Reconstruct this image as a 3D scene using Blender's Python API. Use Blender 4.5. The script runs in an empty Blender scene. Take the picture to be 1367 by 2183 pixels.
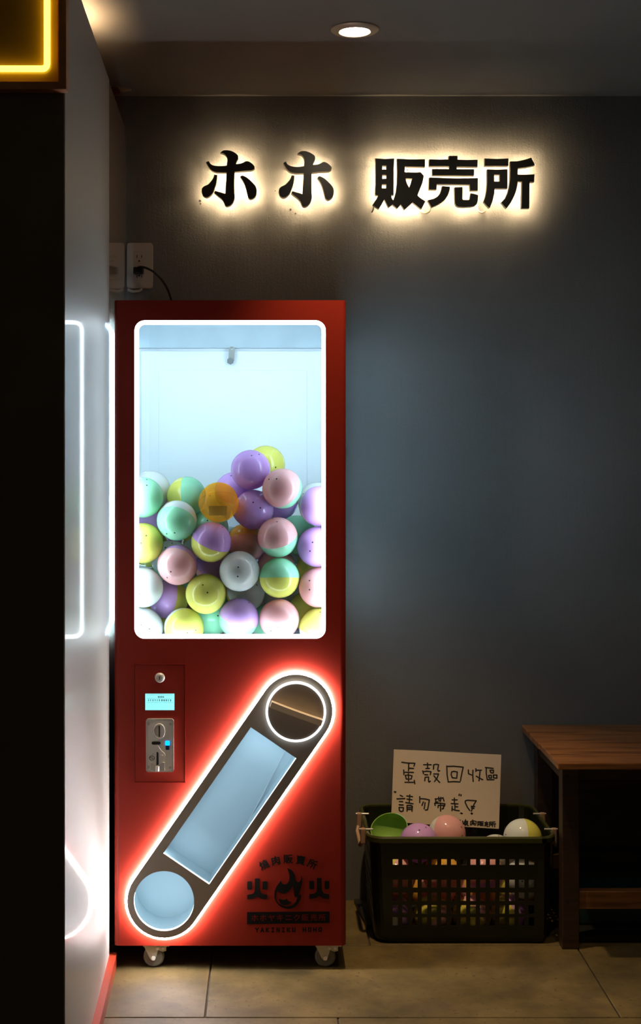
import bpy, bmesh, math, random
from mathutils import Vector, Matrix, Euler
from mathutils.geometry import tessellate_polygon

# ------------------------------------------------------------------ camera
F = 2886.0                      # focal length in pixels of the 1367x2183 frame
PX, PY = 575.0, 960.0           # principal point
CAMH, WALLD = 1.228, 3.7        # camera height, distance to the back wall
sc = bpy.context.scene
col = sc.collection
cam_d = bpy.data.cameras.new('camera')
cam = bpy.data.objects.new('camera', cam_d)
col.objects.link(cam)
cam.location = (0, -WALLD, CAMH)
cam.rotation_euler = (math.pi / 2, 0, 0)
cam_d.sensor_fit = 'VERTICAL'
cam_d.sensor_height = 24.0
cam_d.lens = F / 2183 * 24.0
cam_d.shift_x = (683.5 - PX) / 2183
cam_d.shift_y = (PY - 1091.5) / 2183
cam_d.clip_start = 0.05
sc.camera = cam

# ------------------------------------------------------------------ world, exposure
wd = bpy.data.worlds.new('night_room')
sc.world = wd
wd.use_nodes = True
wd.node_tree.nodes['Background'].inputs[0].default_value = (1.0, 0.90, 0.76, 1)
wd.node_tree.nodes['Background'].inputs[1].default_value = 0.020
vs = sc.view_settings
vs.view_transform = 'Standard'
vs.look = 'None'
vs.gamma = 1.0
vs.exposure = 0.0
vs.use_curve_mapping = False
sc.cycles.use_denoising = True
sc.cycles.max_bounces = 7
sc.cycles.transparent_max_bounces = 16
sc.cycles.sample_clamp_indirect = 4.0

LED = (0.49, 0.80, 1.0)
E_WINDOW, E_INNER, E_HALO, E_KNOB, E_CHUTE = 19.0, 34.0, 70.0, 1.7, 8.0
E_LETTER = 900.0
DOWN_W, ROOM_W = 95.0, 7.0

# ------------------------------------------------------------------ helpers
def W(px, py, d):
    return Vector(((px - PX) * d / F, d - WALLD, CAMH - (py - PY) * d / F))

WO = {}
def link(o, parent, world):
    col.objects.link(o)
    if parent is not None:
        o.parent = parent
        o.location = world - WO[parent.name]
    else:
        o.location = world
    WO[o.name] = world.copy()
    return o

def tag(o, label=None, cat=None, group=None, kind=None):
    if label: o['label'] = label
    if cat: o['category'] = cat
    if group: o['group'] = group
    if kind: o['kind'] = kind
    return o

def thing(name, loc, label, cat, group=None):
    o = bpy.data.objects.new(name, None)
    o.empty_display_size = 0.05
    link(o, None, Vector(loc))
    return tag(o, label, cat, group)

def struct(o):
    o['kind'] = 'structure'
    return o

def mk(name, bm, mat, parent=None, smooth=False, origin=None, angle=None):
    """one mesh object from a bmesh in world coordinates"""
    bmesh.ops.recalc_face_normals(bm, faces=bm.faces[:])
    if origin is None:
        if parent is not None:
            origin = WO[parent.name]
        else:
            xs = [v.co for v in bm.verts]
            origin = Vector(((min(c.x for c in xs) + max(c.x for c in xs)) / 2,
                             (min(c.y for c in xs) + max(c.y for c in xs)) / 2,
                             min(c.z for c in xs)))
    origin = Vector(origin)
    bmesh.ops.translate(bm, verts=bm.verts[:], vec=-origin)
    me = bpy.data.meshes.new(name)
    if smooth:
        for f in bm.faces: f.smooth = True
        a = math.radians(angle or 40)
        for e in bm.edges:
            if len(e.link_faces) == 2 and e.calc_face_angle(0) > a:
                e.smooth = False
    bm.to_mesh(me)
    bm.free()
    if mat is not None: me.materials.append(mat)
    o = bpy.data.objects.new(name, me)
    return link(o, parent, origin)

def NB(): return bmesh.new()

def box(bm, x0, x1, y0, y1, z0, z1, bev=0.0, seg=2, mat=None):
    r = bmesh.ops.create_cube(bm, size=1.0)
    vs_ = r['verts']
    M = Matrix.Translation(((x0 + x1) / 2, (y0 + y1) / 2, (z0 + z1) / 2)) @ Matrix.Diagonal((abs(x1 - x0), abs(y1 - y0), abs(z1 - z0), 1))
    if mat is not None: M = mat @ M
    bmesh.ops.transform(bm, matrix=M, verts=vs_)
    if bev > 0:
        es = list({e for v in vs_ for e in v.link_edges})
        bmesh.ops.bevel(bm, geom=es, offset=bev, segments=seg, affect='EDGES', profile=0.5)
    return bm

def cyl(bm, p0, p1, r0, r1=None, seg=24, caps=True):
    p0, p1 = Vector(p0), Vector(p1)
    r1 = r0 if r1 is None else r1
    d = p1 - p0
    q = d.to_track_quat('Z', 'Y').to_matrix().to_4x4()
    M = Matrix.Translation((p0 + p1) / 2) @ q
    bmesh.ops.create_cone(bm, cap_ends=caps, segments=seg, radius1=r0, radius2=r1, depth=d.length, matrix=M)
    return bm

XZ = lambda u, v, w: (u, w, v)     # polygon in the x-z plane, thickness along y
YZ = lambda u, v, w: (w, u, v)
XY = lambda u, v, w: (u, v, w)

def prism(bm, loops, w0, w1, ax=XZ, back=True):
    """solid plate: first loop outer, the others holes"""
    flat = [p for l in loops for p in l]
    tris = tessellate_polygon([[Vector((p[0], p[1], 0)) for p in l] for l in loops])
    a = [bm.verts.new(ax(p[0], p[1], w0)) for p in flat]
    b = [bm.verts.new(ax(p[0], p[1], w1)) for p in flat]
    for t in tris:
        if len(set(t)) < 3: continue
        try:
            bm.faces.new([a[i] for i in t])
            if back: bm.faces.new([b[i] for i in reversed(t)])
        except ValueError:
            pass
    k = 0
    for l in loops:
        n = len(l)
        for i in range(n):
            j = (i + 1) % n
            try: bm.faces.new((a[k + i], a[k + j], b[k + j], b[k + i]))
            except ValueError: pass
        k += n
    return bm

def ring_plate(bm, outer, inner, w0, w1, ax=XZ):
    """closed band between two loops with equal point counts"""
    n = len(outer)
    V = [[bm.verts.new(ax(p[0], p[1], w)) for p in l] for l in (outer, inner) for w in (w0, w1)]
    o0, o1, i0, i1 = V
    for i in range(n):
        j = (i + 1) % n
        bm.faces.new((o0[i], o0[j], i0[j], i0[i]))
        bm.faces.new((o1[j], o1[i], i1[i], i1[j]))
        bm.faces.new((o0[j], o0[i], o1[i], o1[j]))
        bm.faces.new((i0[i], i0[j], i1[j], i1[i]))
    return bm

def rrect(x0, x1, z0, z1, r, seg=8):
    pts = []
    for cx, cz, a0 in ((x1 - r, z1 - r, 0), (x0 + r, z1 - r, 90), (x0 + r, z0 + r, 180), (x1 - r, z0 + r, 270)):
        for i in range(seg + 1):
            a = math.radians(a0 + 90 * i / seg)
            pts.append((cx + r * math.cos(a), cz + r * math.sin(a)))
    return pts

def circle(cx, cz, r, n=48, sx=1.0):
    return [(cx + sx * r * math.cos(2 * math.pi * i / n), cz + r * math.sin(2 * math.pi * i / n)) for i in range(n)]

def tube(bm, pts, r, seg=10, closed=False, caps=True):
    pts = [Vector(p) for p in pts]
    n = len(pts)
    rings = []
    up = None
    for i, p in enumerate(pts):
        if closed: t = pts[(i + 1) % n] - pts[i - 1]
        else: t = pts[min(i + 1, n - 1)] - pts[max(i - 1, 0)]
        t.normalize()
        if up is None:
            up = t.orthogonal().normalized()
        else:
            up = (up - t * up.dot(t)).normalized()
        bi = t.cross(up)
        rr = r[i] if isinstance(r, (list, tuple)) else r
        rings.append([bm.verts.new(p + (up * math.cos(a) + bi * math.sin(a)) * rr) for a in (2 * math.pi * k / seg for k in range(seg))])
    for i in range(n if closed else n - 1):
        A, B = rings[i], rings[(i + 1) % n]
        for k in range(seg):
            l = (k + 1) % seg
            bm.faces.new((A[k], A[l], B[l], B[k]))
    if caps and not closed:
        bm.faces.new(rings[0]); bm.faces.new(rings[-1])
    return bm

def lathe(bm, prof, seg=32, M=None):
    """profile [(r, z)] about z; r == 0 closes to a point"""
    rings = []
    for r, z in prof:
        if r < 1e-7: rings.append([bm.verts.new((0, 0, z))])
        else: rings.append([bm.verts.new((r * math.cos(2 * math.pi * k / seg), r * math.sin(2 * math.pi * k / seg), z)) for k in range(seg)])
    for A, B in zip(rings, rings[1:]):
        for k in range(seg):
            l = (k + 1) % seg
            if len(A) == 1 and len(B) == 1: break
            if len(A) == 1: bm.faces.new((A[0], B[k], B[l]))
            elif len(B) == 1: bm.faces.new((A[k], A[l], B[0]))
            else: bm.faces.new((A[k], A[l], B[l], B[k]))
    if M is not None:
        bmesh.ops.transform(bm, matrix=M, verts=[v for R in rings for v in R])
    return bm

def catmull(pts, sub=4, closed=True):
    """pts (x, y[, 1 for a corner]); smooth between corners"""
    n = len(pts); out = []
    for i in range(n if closed else n - 1):
        p0, p1, p2, p3 = pts[(i - 1) % n], pts[i], pts[(i + 1) % n], pts[(i + 2) % n]
        if not closed:
            if i == 0: p0 = p1
            if i == n - 2: p3 = p2
        if len(p1) > 2: p0 = p1
        if len(p2) > 2: p3 = p2
        for s in range(sub):
            t = s / sub
            q = []
            for k in (0, 1):
                a, b, c, d = p0[k], p1[k], p2[k], p3[k]
                q.append(0.5 * (2 * b + (c - a) * t + (2 * a - 5 * b + 4 * c - d) * t * t + (3 * b - a - 3 * c + d) * t ** 3))
            out.append(tuple(q))
    if not closed: out.append((pts[-1][0], pts[-1][1]))
    return out

# ------------------------------------------------------------------ materials
MATS = {}
def newmat(name):
    m = bpy.data.materials.new(name)
    m.use_nodes = True
    MATS[name] = m
    return m, m.node_tree.nodes, m.node_tree.links, m.node_tree.nodes['Principled BSDF']

def plain(name, c, rough=0.5, metal=0.0, spec=0.5, coat=0.0, bump=0.0, bscale=200.0, var=0.0, vscale=8.0, stretch=None):
    m, N, L, P = newmat(name)
    P.inputs['Base Color'].default_value = (*c, 1)
    P.inputs['Roughness'].default_value = rough
    P.inputs['Metallic'].default_value = metal
    P.inputs['Specular IOR Level'].default_value = spec
    P.inputs['Coat Weight'].default_value = coat
    tc = N.new('ShaderNodeTexCoord')
    mp = N.new('ShaderNodeMapping')
    L.new(tc.outputs['Object'], mp.inputs['Vector'])
    if stretch: mp.inputs['Scale'].default_value = stretch
    if var > 0:
        n = N.new('ShaderNodeTexNoise'); n.inputs['Scale'].default_value = vscale; n.inputs['Detail'].default_value = 6
        L.new(mp.outputs['Vector'], n.inputs['Vector'])
        r = N.new('ShaderNodeMapRange')
        r.inputs['From Min'].default_value = 0.3; r.inputs['From Max'].default_value = 0.7
        r.inputs['To Min'].default_value = 1 - var; r.inputs['To Max'].default_value = 1 + var
        L.new(n.outputs['Fac'], r.inputs['Value'])
        x = N.new('ShaderNodeMix'); x.data_type = 'RGBA'; x.blend_type = 'MULTIPLY'
        x.inputs[0].default_value = 1.0
        x.inputs[6].default_value = (*c, 1)
        L.new(r.outputs['Result'], x.inputs[7])
        L.new(x.outputs[2], P.inputs['Base Color'])
    if bump > 0:
        n = N.new('ShaderNodeTexNoise'); n.inputs['Scale'].default_value = bscale; n.inputs['Detail'].default_value = 4
        L.new(mp.outputs['Vector'], n.inputs['Vector'])
        b = N.new('ShaderNodeBump'); b.inputs['Strength'].default_value = bump; b.inputs['Distance'].default_value = 0.002
        L.new(n.outputs['Fac'], b.inputs['Height'])
        L.new(b.outputs['Normal'], P.inputs['Normal'])
    return m

def emit(name, c, s):
    m, N, L, P = newmat(name)
    P.inputs['Base Color'].default_value = (*c, 1)
    P.inputs['Emission Color'].default_value = (*c, 1)
    P.inputs['Emission Strength'].default_value = s
    P.inputs['Roughness'].default_value = 0.4
    return m

def clear(name, tint=(1, 1, 1), rough=0.02):
    m, N, L, P = newmat(name)
    N.remove(P)
    t = N.new('ShaderNodeBsdfTransparent'); t.inputs[0].default_value = (*tint, 1)
    g = N.new('ShaderNodeBsdfGlossy'); g.inputs['Roughness'].default_value = rough
    f = N.new('ShaderNodeFresnel'); f.inputs['IOR'].default_value = 1.45
    x = N.new('ShaderNodeMixShader')
    L.new(f.outputs[0], x.inputs[0]); L.new(t.outputs[0], x.inputs[1]); L.new(g.outputs[0], x.inputs[2])
    L.new(x.outputs[0], N['Material Output'].inputs['Surface'])
    return m

def wall_material():
    m, N, L, P = newmat('grey_plaster')
    P.inputs['Roughness'].default_value = 0.62
    P.inputs['Specular IOR Level'].default_value = 0.3
    tc = N.new('ShaderNodeTexCoord')
    n1 = N.new('ShaderNodeTexNoise'); n1.inputs['Scale'].default_value = 2.2; n1.inputs['Detail'].default_value = 5
    L.new(tc.outputs['Object'], n1.inputs['Vector'])
    cr = N.new('ShaderNodeValToRGB')
    cr.color_ramp.elements[0].position = 0.3; cr.color_ramp.elements[0].color = (0.150, 0.146, 0.142, 1)
    cr.color_ramp.elements[1].position = 0.75; cr.color_ramp.elements[1].color = (0.195, 0.190, 0.185, 1)
    L.new(n1.outputs['Fac'], cr.inputs['Fac']); L.new(cr.outputs['Color'], P.inputs['Base Color'])
    mp = N.new('ShaderNodeMapping'); mp.inputs['Scale'].default_value = (90, 90, 9)
    L.new(tc.outputs['Object'], mp.inputs['Vector'])
    st = N.new('ShaderNodeTexNoise'); st.inputs['Scale'].default_value = 1.0; st.inputs['Detail'].default_value = 4
    L.new(mp.outputs['Vector'], st.inputs['Vector'])
    sp = N.new('ShaderNodeTexVoronoi'); sp.inputs['Scale'].default_value = 60
    L.new(tc.outputs['Object'], sp.inputs['Vector'])
    sr = N.new('ShaderNodeMapRange'); sr.inputs['From Min'].default_value = 0.0; sr.inputs['From Max'].default_value = 0.16
    sr.inputs['To Min'].default_value = 1.0; sr.inputs['To Max'].default_value = 0.0
    L.new(sp.outputs['Distance'], sr.inputs['Value'])
    fi = N.new('ShaderNodeTexNoise'); fi.inputs['Scale'].default_value = 240; fi.inputs['Detail'].default_value = 3
    L.new(tc.outputs['Object'], fi.inputs['Vector'])
    a = N.new('ShaderNodeMath'); a.operation = 'MULTIPLY_ADD'; a.inputs[1].default_value = 0.9
    L.new(st.outputs['Fac'], a.inputs[0]); L.new(fi.outputs['Fac'], a.inputs[2])
    a2 = N.new('ShaderNodeMath'); a2.operation = 'MULTIPLY_ADD'; a2.inputs[1].default_value = 0.7
    L.new(sr.outputs['Result'], a2.inputs[0]); L.new(a.outputs[0], a2.inputs[2])
    b = N.new('ShaderNodeBump'); b.inputs['Strength'].default_value = 0.35; b.inputs['Distance'].default_value = 0.0016
    L.new(a2.outputs[0], b.inputs['Height']); L.new(b.outputs['Normal'], P.inputs['Normal'])
    return m

def tile_material():
    m, N, L, P = newmat('ochre_tile')
    tc = N.new('ShaderNodeTexCoord')
    oi = N.new('ShaderNodeObjectInfo')
    ad = N.new('ShaderNodeVectorMath'); ad.operation = 'ADD'
    L.new(tc.outputs['Object'], ad.inputs[0]); L.new(oi.outputs['Location'], ad.inputs[1])
    n = N.new('ShaderNodeTexNoise'); n.inputs['Scale'].default_value = 5; n.inputs['Detail'].default_value = 8; n.inputs['Roughness'].default_value = 0.65
    L.new(ad.outputs[0], n.inputs['Vector'])
    cr = N.new('ShaderNodeValToRGB'); e = cr.color_ramp.elements
    e[0].position = 0.33; e[0].color = (0.055, 0.040, 0.015, 1)
    e[1].position = 0.68; e[1].color = (0.168, 0.120, 0.048, 1)
    L.new(n.outputs['Fac'], cr.inputs['Fac'])
    # dark stains with a shape of their own
    s = N.new('ShaderNodeTexNoise'); s.inputs['Scale'].default_value = 9; s.inputs['Detail'].default_value = 5
    L.new(ad.outputs[0], s.inputs['Vector'])
    mr = N.new('ShaderNodeMapRange'); mr.inputs['From Min'].default_value = 0.56; mr.inputs['From Max'].default_value = 0.70
    mr.inputs['To Min'].default_value = 0.0; mr.inputs['To Max'].default_value = 0.6
    L.new(s.outputs['Fac'], mr.inputs['Value'])
    x = N.new('ShaderNodeMix'); x.data_type = 'RGBA'
    L.new(mr.outputs['Result'], x.inputs[0]); L.new(cr.outputs['Color'], x.inputs[6]); x.inputs[7].default_value = (0.07, 0.048, 0.03, 1)
    v = N.new('ShaderNodeTexNoise'); v.inputs['Scale'].default_value = 70; v.inputs['Detail'].default_value = 2
    L.new(ad.outputs[0], v.inputs['Vector'])
    mr2 = N.new('ShaderNodeMapRange'); mr2.inputs['From Min'].default_value = 0.63; mr2.inputs['From Max'].default_value = 0.70
    mr2.inputs['To Max'].default_value = 0.65
    L.new(v.outputs['Fac'], mr2.inputs['Value'])
    x2 = N.new('ShaderNodeMix'); x2.data_type = 'RGBA'
    L.new(mr2.outputs['Result'], x2.inputs[0]); L.new(x.outputs[2], x2.inputs[6]); x2.inputs[7].default_value = (0.05, 0.035, 0.022, 1)
    L.new(x2.outputs[2], P.inputs['Base Color'])
    P.inputs['Roughness'].default_value = 0.55
    P.inputs['Specular IOR Level'].default_value = 0.25
    b = N.new('ShaderNodeBump'); b.inputs['Strength'].default_value = 0.25; b.inputs['Distance'].default_value = 0.002
    L.new(n.outputs['Fac'], b.inputs['Height']); L.new(b.outputs['Normal'], P.inputs['Normal'])
    return m

def wood(name, c1, c2, rough=0.45):
    m, N, L, P = newmat(name)
    tc = N.new('ShaderNodeTexCoord'); oi = N.new('ShaderNodeObjectInfo')
    ad = N.new('ShaderNodeVectorMath'); ad.operation = 'ADD'
    L.new(tc.outputs['Object'], ad.inputs[0]); L.new(oi.outputs['Random'], ad.inputs[1])
    mp = N.new('ShaderNodeMapping'); mp.inputs['Scale'].default_value = (3, 40, 40)
    L.new(ad.outputs[0], mp.inputs['Vector'])
    n = N.new('ShaderNodeTexNoise'); n.inputs['Scale'].default_value = 2; n.inputs['Detail'].default_value = 6; n.inputs['Distortion'].default_value = 0.4
    L.new(mp.outputs['Vector'], n.inputs['Vector'])
    cr = N.new('ShaderNodeValToRGB'); e = cr.color_ramp.elements
    e[0].position = 0.3; e[0].color = (*c1, 1); e[1].position = 0.7; e[1].color = (*c2, 1)
    L.new(n.outputs['Fac'], cr.inputs['Fac']); L.new(cr.outputs['Color'], P.inputs['Base Color'])
    P.inputs['Roughness'].default_value = rough
    b = N.new('ShaderNodeBump'); b.inputs['Strength'].default_value = 0.3; b.inputs['Distance'].default_value = 0.001
    L.new(n.outputs['Fac'], b.inputs['Height']); L.new(b.outputs['Normal'], P.inputs['Normal'])
    return m

R_CAP = 0.0490
def capsule_material(name, c, see=0.0):
    m, N, L, P = newmat(name)
    P.inputs['Roughness'].default_value = 0.10
    P.inputs['Specular IOR Level'].default_value = 0.5
    tc = N.new('ShaderNodeTexCoord')
    fac = None
    for p in ((0.012, 0.0, 0.0468), (-0.008, 0.0085, 0.0470)):
        d = N.new('ShaderNodeVectorMath'); d.operation = 'DISTANCE'; d.inputs[1].default_value = p
        L.new(tc.outputs['Object'], d.inputs[0])
        k = N.new('ShaderNodeMath'); k.operation = 'LESS_THAN'; k.inputs[1].default_value = 0.0021
        L.new(d.outputs['Value'], k.inputs[0])
        if fac is None: fac = k
        else:
            mx = N.new('ShaderNodeMath'); mx.operation = 'MAXIMUM'
            L.new(fac.outputs[0], mx.inputs[0]); L.new(k.outputs[0], mx.inputs[1]); fac = mx
    x = N.new('ShaderNodeMix'); x.data_type = 'RGBA'
    L.new(fac.outputs[0], x.inputs[0]); x.inputs[6].default_value = (*c, 1)
    x.inputs[7].default_value = tuple(v * 0.12 for v in c) + (1,)
    L.new(x.outputs[2], P.inputs['Base Color'])
    t = N.new('ShaderNodeBsdfTranslucent'); L.new(x.outputs[2], t.inputs['Color'])
    s = N.new('ShaderNodeMixShader'); s.inputs[0].default_value = 0.42
    L.new(P.outputs[0], s.inputs[1]); L.new(t.outputs[0], s.inputs[2])
    out = s
    if see > 0:
        tr = N.new('ShaderNodeBsdfTransparent'); tr.inputs[0].default_value = (*c, 1)
        s2 = N.new('ShaderNodeMixShader'); s2.inputs[0].default_value = see
        L.new(s.outputs[0], s2.inputs[1]); L.new(tr.outputs[0], s2.inputs[2]); out = s2
    L.new(out.outputs[0], N['Material Output'].inputs['Surface'])
    return m

M_wall = wall_material()
M_tile = tile_material()
M_ceil = plain('grey_ceiling_paint', (0.22, 0.205, 0.185), 0.75, bump=0.15, bscale=90, var=0.06, vscale=3)
M_joint = plain('tile_joint', (0.035, 0.026, 0.018), 0.8)
M_lam = plain('white_gloss_laminate', (0.43, 0.425, 0.415), 0.42, spec=0.4, coat=0.11, bump=0.02, bscale=3, stretch=(1, 1, 8))
M_lam.node_tree.nodes['Principled BSDF'].inputs['Coat Roughness'].default_value = 0.045
M_rear = plain('cream_gloss_paint', (0.50, 0.44, 0.36), 0.10, spec=0.6)
M_darkface = plain('dark_brown_facing', (0.19, 0.14, 0.08), 0.6, var=0.15, vscale=5)
M_redtrim = plain('red_lacquer_board', (0.40, 0.045, 0.02), 0.35)
M_red = plain('red_powder_coat', (0.24, 0.0155, 0.0075), 0.46, spec=0.22, bump=0.02, bscale=900)
M_black_vinyl = plain('black_vinyl', (0.008, 0.007, 0.006), 0.6, spec=0.12)
M_red_vinyl = plain('dark_red_vinyl', (0.14, 0.010, 0.008), 0.6, spec=0.12)
M_charcoal = plain('charcoal_plate', (0.34, 0.31, 0.27), 0.5, spec=0.4)
M_grip = plain('grip_bronze', (0.72, 0.62, 0.50), 0.38, spec=0.5)
M_knob = plain('knob_bronze', (0.40, 0.34, 0.28), 0.45, spec=0.4)
M_white_in = plain('cool_white_enamel', (0.80, 0.86, 0.88), 0.55)
M_head_in = plain('pale_blue_header', (0.40, 0.49, 0.53), 0.45, var=0.05, vscale=20)
M_chute = plain('pale_blue_chute', (0.60, 0.71, 0.75), 0.4)
M_steel = plain('brushed_steel', (0.80, 0.80, 0.77), 0.4, metal=0.2, bump=0.03, bscale=300, stretch=(1, 1, 0.05))
M_chrome = plain('chrome', (0.85, 0.85, 0.84), 0.22, metal=0.4)
M_zinc = plain('zinc_bracket', (0.55, 0.53, 0.48), 0.4, metal=0.85)
M_black = plain('black_plastic', (0.012, 0.012, 0.012), 0.45)
M_wheel = plain('grey_rubber_wheel', (0.16, 0.15, 0.12), 0.55)
M_ivory = plain('ivory_plastic', (0.62, 0.56, 0.50), 0.3)
M_slot = plain('dark_slot', (0.01, 0.008, 0.006), 0.7)
M_letter = plain('black_gloss_letter', (0.012, 0.010, 0.008), 0.30, spec=0.6)
M_acryl = plain('cream_acrylic_edge', (0.75, 0.66, 0.52), 0.3)
M_clear = clear('clear_acrylic')
M_basket = plain('olive_black_plastic', (0.010, 0.012, 0.004), 0.28)
M_rim = plain('olive_rim_plastic', (0.050, 0.054, 0.012), 0.22)  # lighter olive than the body, standing in for highlights on the translucent rim
M_clip = plain('tan_plastic_handle', (0.42, 0.27, 0.19), 0.45)
M_card = plain('cream_card', (0.62, 0.50, 0.37), 0.8, bump=0.25, bscale=500)
M_ink = plain('black_marker_ink', (0.010, 0.008, 0.007), 0.6)
M_wood = wood('worn_brown_wood', (0.10, 0.035, 0.011), (0.30, 0.125, 0.04), 0.33)
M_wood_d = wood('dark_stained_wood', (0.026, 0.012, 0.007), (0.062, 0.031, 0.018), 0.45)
M_teal = plain('dark_teal_plastic', (0.015, 0.05, 0.048), 0.35)
M_amber = plain('amber_acrylic', (0.25, 0.10, 0.010), 0.25, var=0.12, vscale=12)
M_frame = plain('reddish_wood_frame', (0.62, 0.24, 0.10), 0.4, var=0.2, vscale=30)
M_cable = plain('clear_cable', (0.55, 0.45, 0.32), 0.3)
M_scrapp = plain('torn_board_core', (0.45, 0.30, 0.18), 0.8)
M_scrapr = plain('torn_board_skin', (0.20, 0.055, 0.035), 0.7)
M_led_win = emit('led_window_edge', (0.78, 0.92, 1.0), E_WINDOW)
M_trough_fill = emit('trough_fill_light', (0.70, 0.88, 1.0), 3.0)
M_led_side = emit('led_side_window_edge', LED, 32.0)
M_led_in = emit('led_inner_strip', LED, E_INNER)
M_led_halo = emit('led_halo_strip', (1.0, 0.96, 0.93), E_HALO)
M_led_knob = emit('led_knob_ring', (0.90, 0.95, 1.0), E_KNOB)
M_led_chute = emit('led_chute_strip', (0.70, 0.88, 1.0), E_CHUTE)
M_led_let = emit('warm_letter_led', (1.0, 0.75, 0.43), E_LETTER)
M_lcd = emit('lcd_screen', (0.28, 0.86, 0.90), 1.0)
M_lcdmark = plain('lcd_segments', (0.20, 0.62, 0.66), 0.5)
M_blueled = emit('blue_indicator', (0.0, 0.32, 1.0), 2.2)
M_neon = emit('yellow_neon_tube', (1.0, 1.0, 0.06), 5.0)
M_lens = emit('downlight_lens', (1.0, 0.80, 0.55), 50.0)

# ------------------------------------------------------------------ setting: back wall, ceiling, floor
CEIL = CAMH + (PY - 205) * WALLD / F
b = NB(); box(b, -3.0, 2.6, 0.0, 0.12, -0.05, CEIL + 0.05)
wall_back = struct(mk('wall_back', b, M_wall))
b = NB(); box(b, -3.0, 2.6, -4.6, 0.0, CEIL, CEIL + 0.1)
ceiling = struct(mk('ceiling', b, M_ceil))
b = NB(); box(b, -3.0, 2.6, -4.6, 0.0, -0.06, -0.0045)
floor = struct(mk('floor', b, M_joint))
# stone tiles laid in running bond
def yd(py): return CAMH * F / (py - PY) - WALLD
J1, J2 = yd(2015), yd(2169)
TD = J1 - J2
TWID = 0.90
rows = [(J1, min(J1 + TD, -0.001), 0.249), (J2, J1, -0.14), (J2 - TD, J2, 0.148)]
for k in range(1, 8):
    rows.append((J2 - TD * (k + 1), J2 - TD * k, (0.148 - 0.29 * k) % 0.9))
G = 0.0036
for y0, y1, x0 in rows:
    if y1 < -4.5: continue
    y0 = max(y0, -4.55)
    kx = x0 - TWID * 4
    while kx < 2.5:
        xa, xb = max(kx, -2.95), min(kx + TWID, 2.55)
        if xb - xa > 0.05:
            b = NB(); box(b, xa + G / 2, xb - G / 2, y0 + G / 2, y1 - G / 2, -0.0045, 0.0, 0.0012, 1)
            mk('floor_tile', b, M_tile, floor, origin=((xa + xb) / 2, (y0 + y1) / 2, 0))
        kx += TWID

# anchor holes left in the plaster around the lettering
for px, py, r in ((426.3, 428.5, 2.8), (619.5, 447, 2.4), (630, 455.5, 1.8), (587, 407, 1.2), (427.5, 434.5, 2.0)):
    p = W(px, py, WALLD)
    b = NB(); cyl(b, p + Vector((0, -0.0012, 0)), p + Vector((0, 0.0, 0)), r * 0.00128, seg=12)
    mk('anchor_hole', b, M_slot, wall_back)

# ------------------------------------------------------------------ setting: left partition
PB = W(270, 0, WALLD).x           # panel plane at the wall
DN = 2.377
PN = W(138, 0, DN).x              # panel plane at its near edge
PTOP = CAMH + (PY - 277) * WALLD / F
def panx(d): return PB + (PN - PB) * (WALLD - d) / (WALLD - DN)
D_SEAM = 3.20
def slab(name, d0, d1, z0, z1, th, mat, parent, off=0.0):
    b = NB()
    a0, a1 = panx(d0) + off, panx(d1) + off
    prism(b, [[(a0, d0 - WALLD), (a1, d1 - WALLD), (a1 - th, d1 - WALLD), (a0 - th, d0 - WALLD)]], z0, z1, XY)
    return mk(name, b, mat, parent)
b = NB(); box(b, -2.4, panx(DN) - 0.06, DN - WALLD + 0.03, -0.01, 0.0, PTOP - 0.02)
wall_left = struct(mk('wall_left', b, M_darkface))
slab('side_panel', DN + 0.008, D_SEAM, 0.0, PTOP, 0.02, M_lam, wall_left)
slab('rear_panel', D_SEAM + 0.002, WALLD - 0.001, 0.0, PTOP, 0.02, M_rear, wall_left, -0.002)
slab('edge_trim', DN, DN + 0.007, 0.0, PTOP, 0.022, M_lam, wall_left, 0.0005)
b = NB(); box(b, -2.4, panx(DN) - 0.0006, DN - WALLD - 0.004, DN - WALLD - 0.0005, 0.0, PTOP)
mk('front_facing', b, M_darkface, wall_left)
b = NB()
a0, a1 = panx(DN + 0.02), panx(D_SEAM + 0.02)
prism(b, [[(a0, DN + 0.02 - WALLD), (a1, D_SEAM + 0.02 - WALLD), (a1 + 0.016, D_SEAM + 0.02 - WALLD), (a0 + 0.016, DN + 0.02 - WALLD)]], 0.0, 0.034, XY)
struct(mk('baseboard_left', b, M_redtrim))

# torn scrap of board where ceiling and partition meet
sp = W(238, 190, 3.575)
t = thing('torn_board_scrap', sp, 'small torn scrap of pale board stuck up at the ceiling above the partition', 'scrap')
b = NB(); prism(b, [[(W(x, y, 3.575).x, W(x, y, 3.575).z) for x, y in ((250, 185.5), (280, 190), (279, 191), (262, 193.3), (256, 193))]], sp.y - 0.004, sp.y + 0.012, XZ)
mk('pale_core', b, M_scrapp, t)
b = NB(); prism(b, [[(W(x, y, 3.575).x, W(x, y, 3.575).z) for x, y in ((230, 184), (250, 185.5), (256, 193), (256, 200), (230, 200))]], sp.y, sp.y + 0.012, XZ)
mk('red_skin', b, M_scrapr, t)

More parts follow.
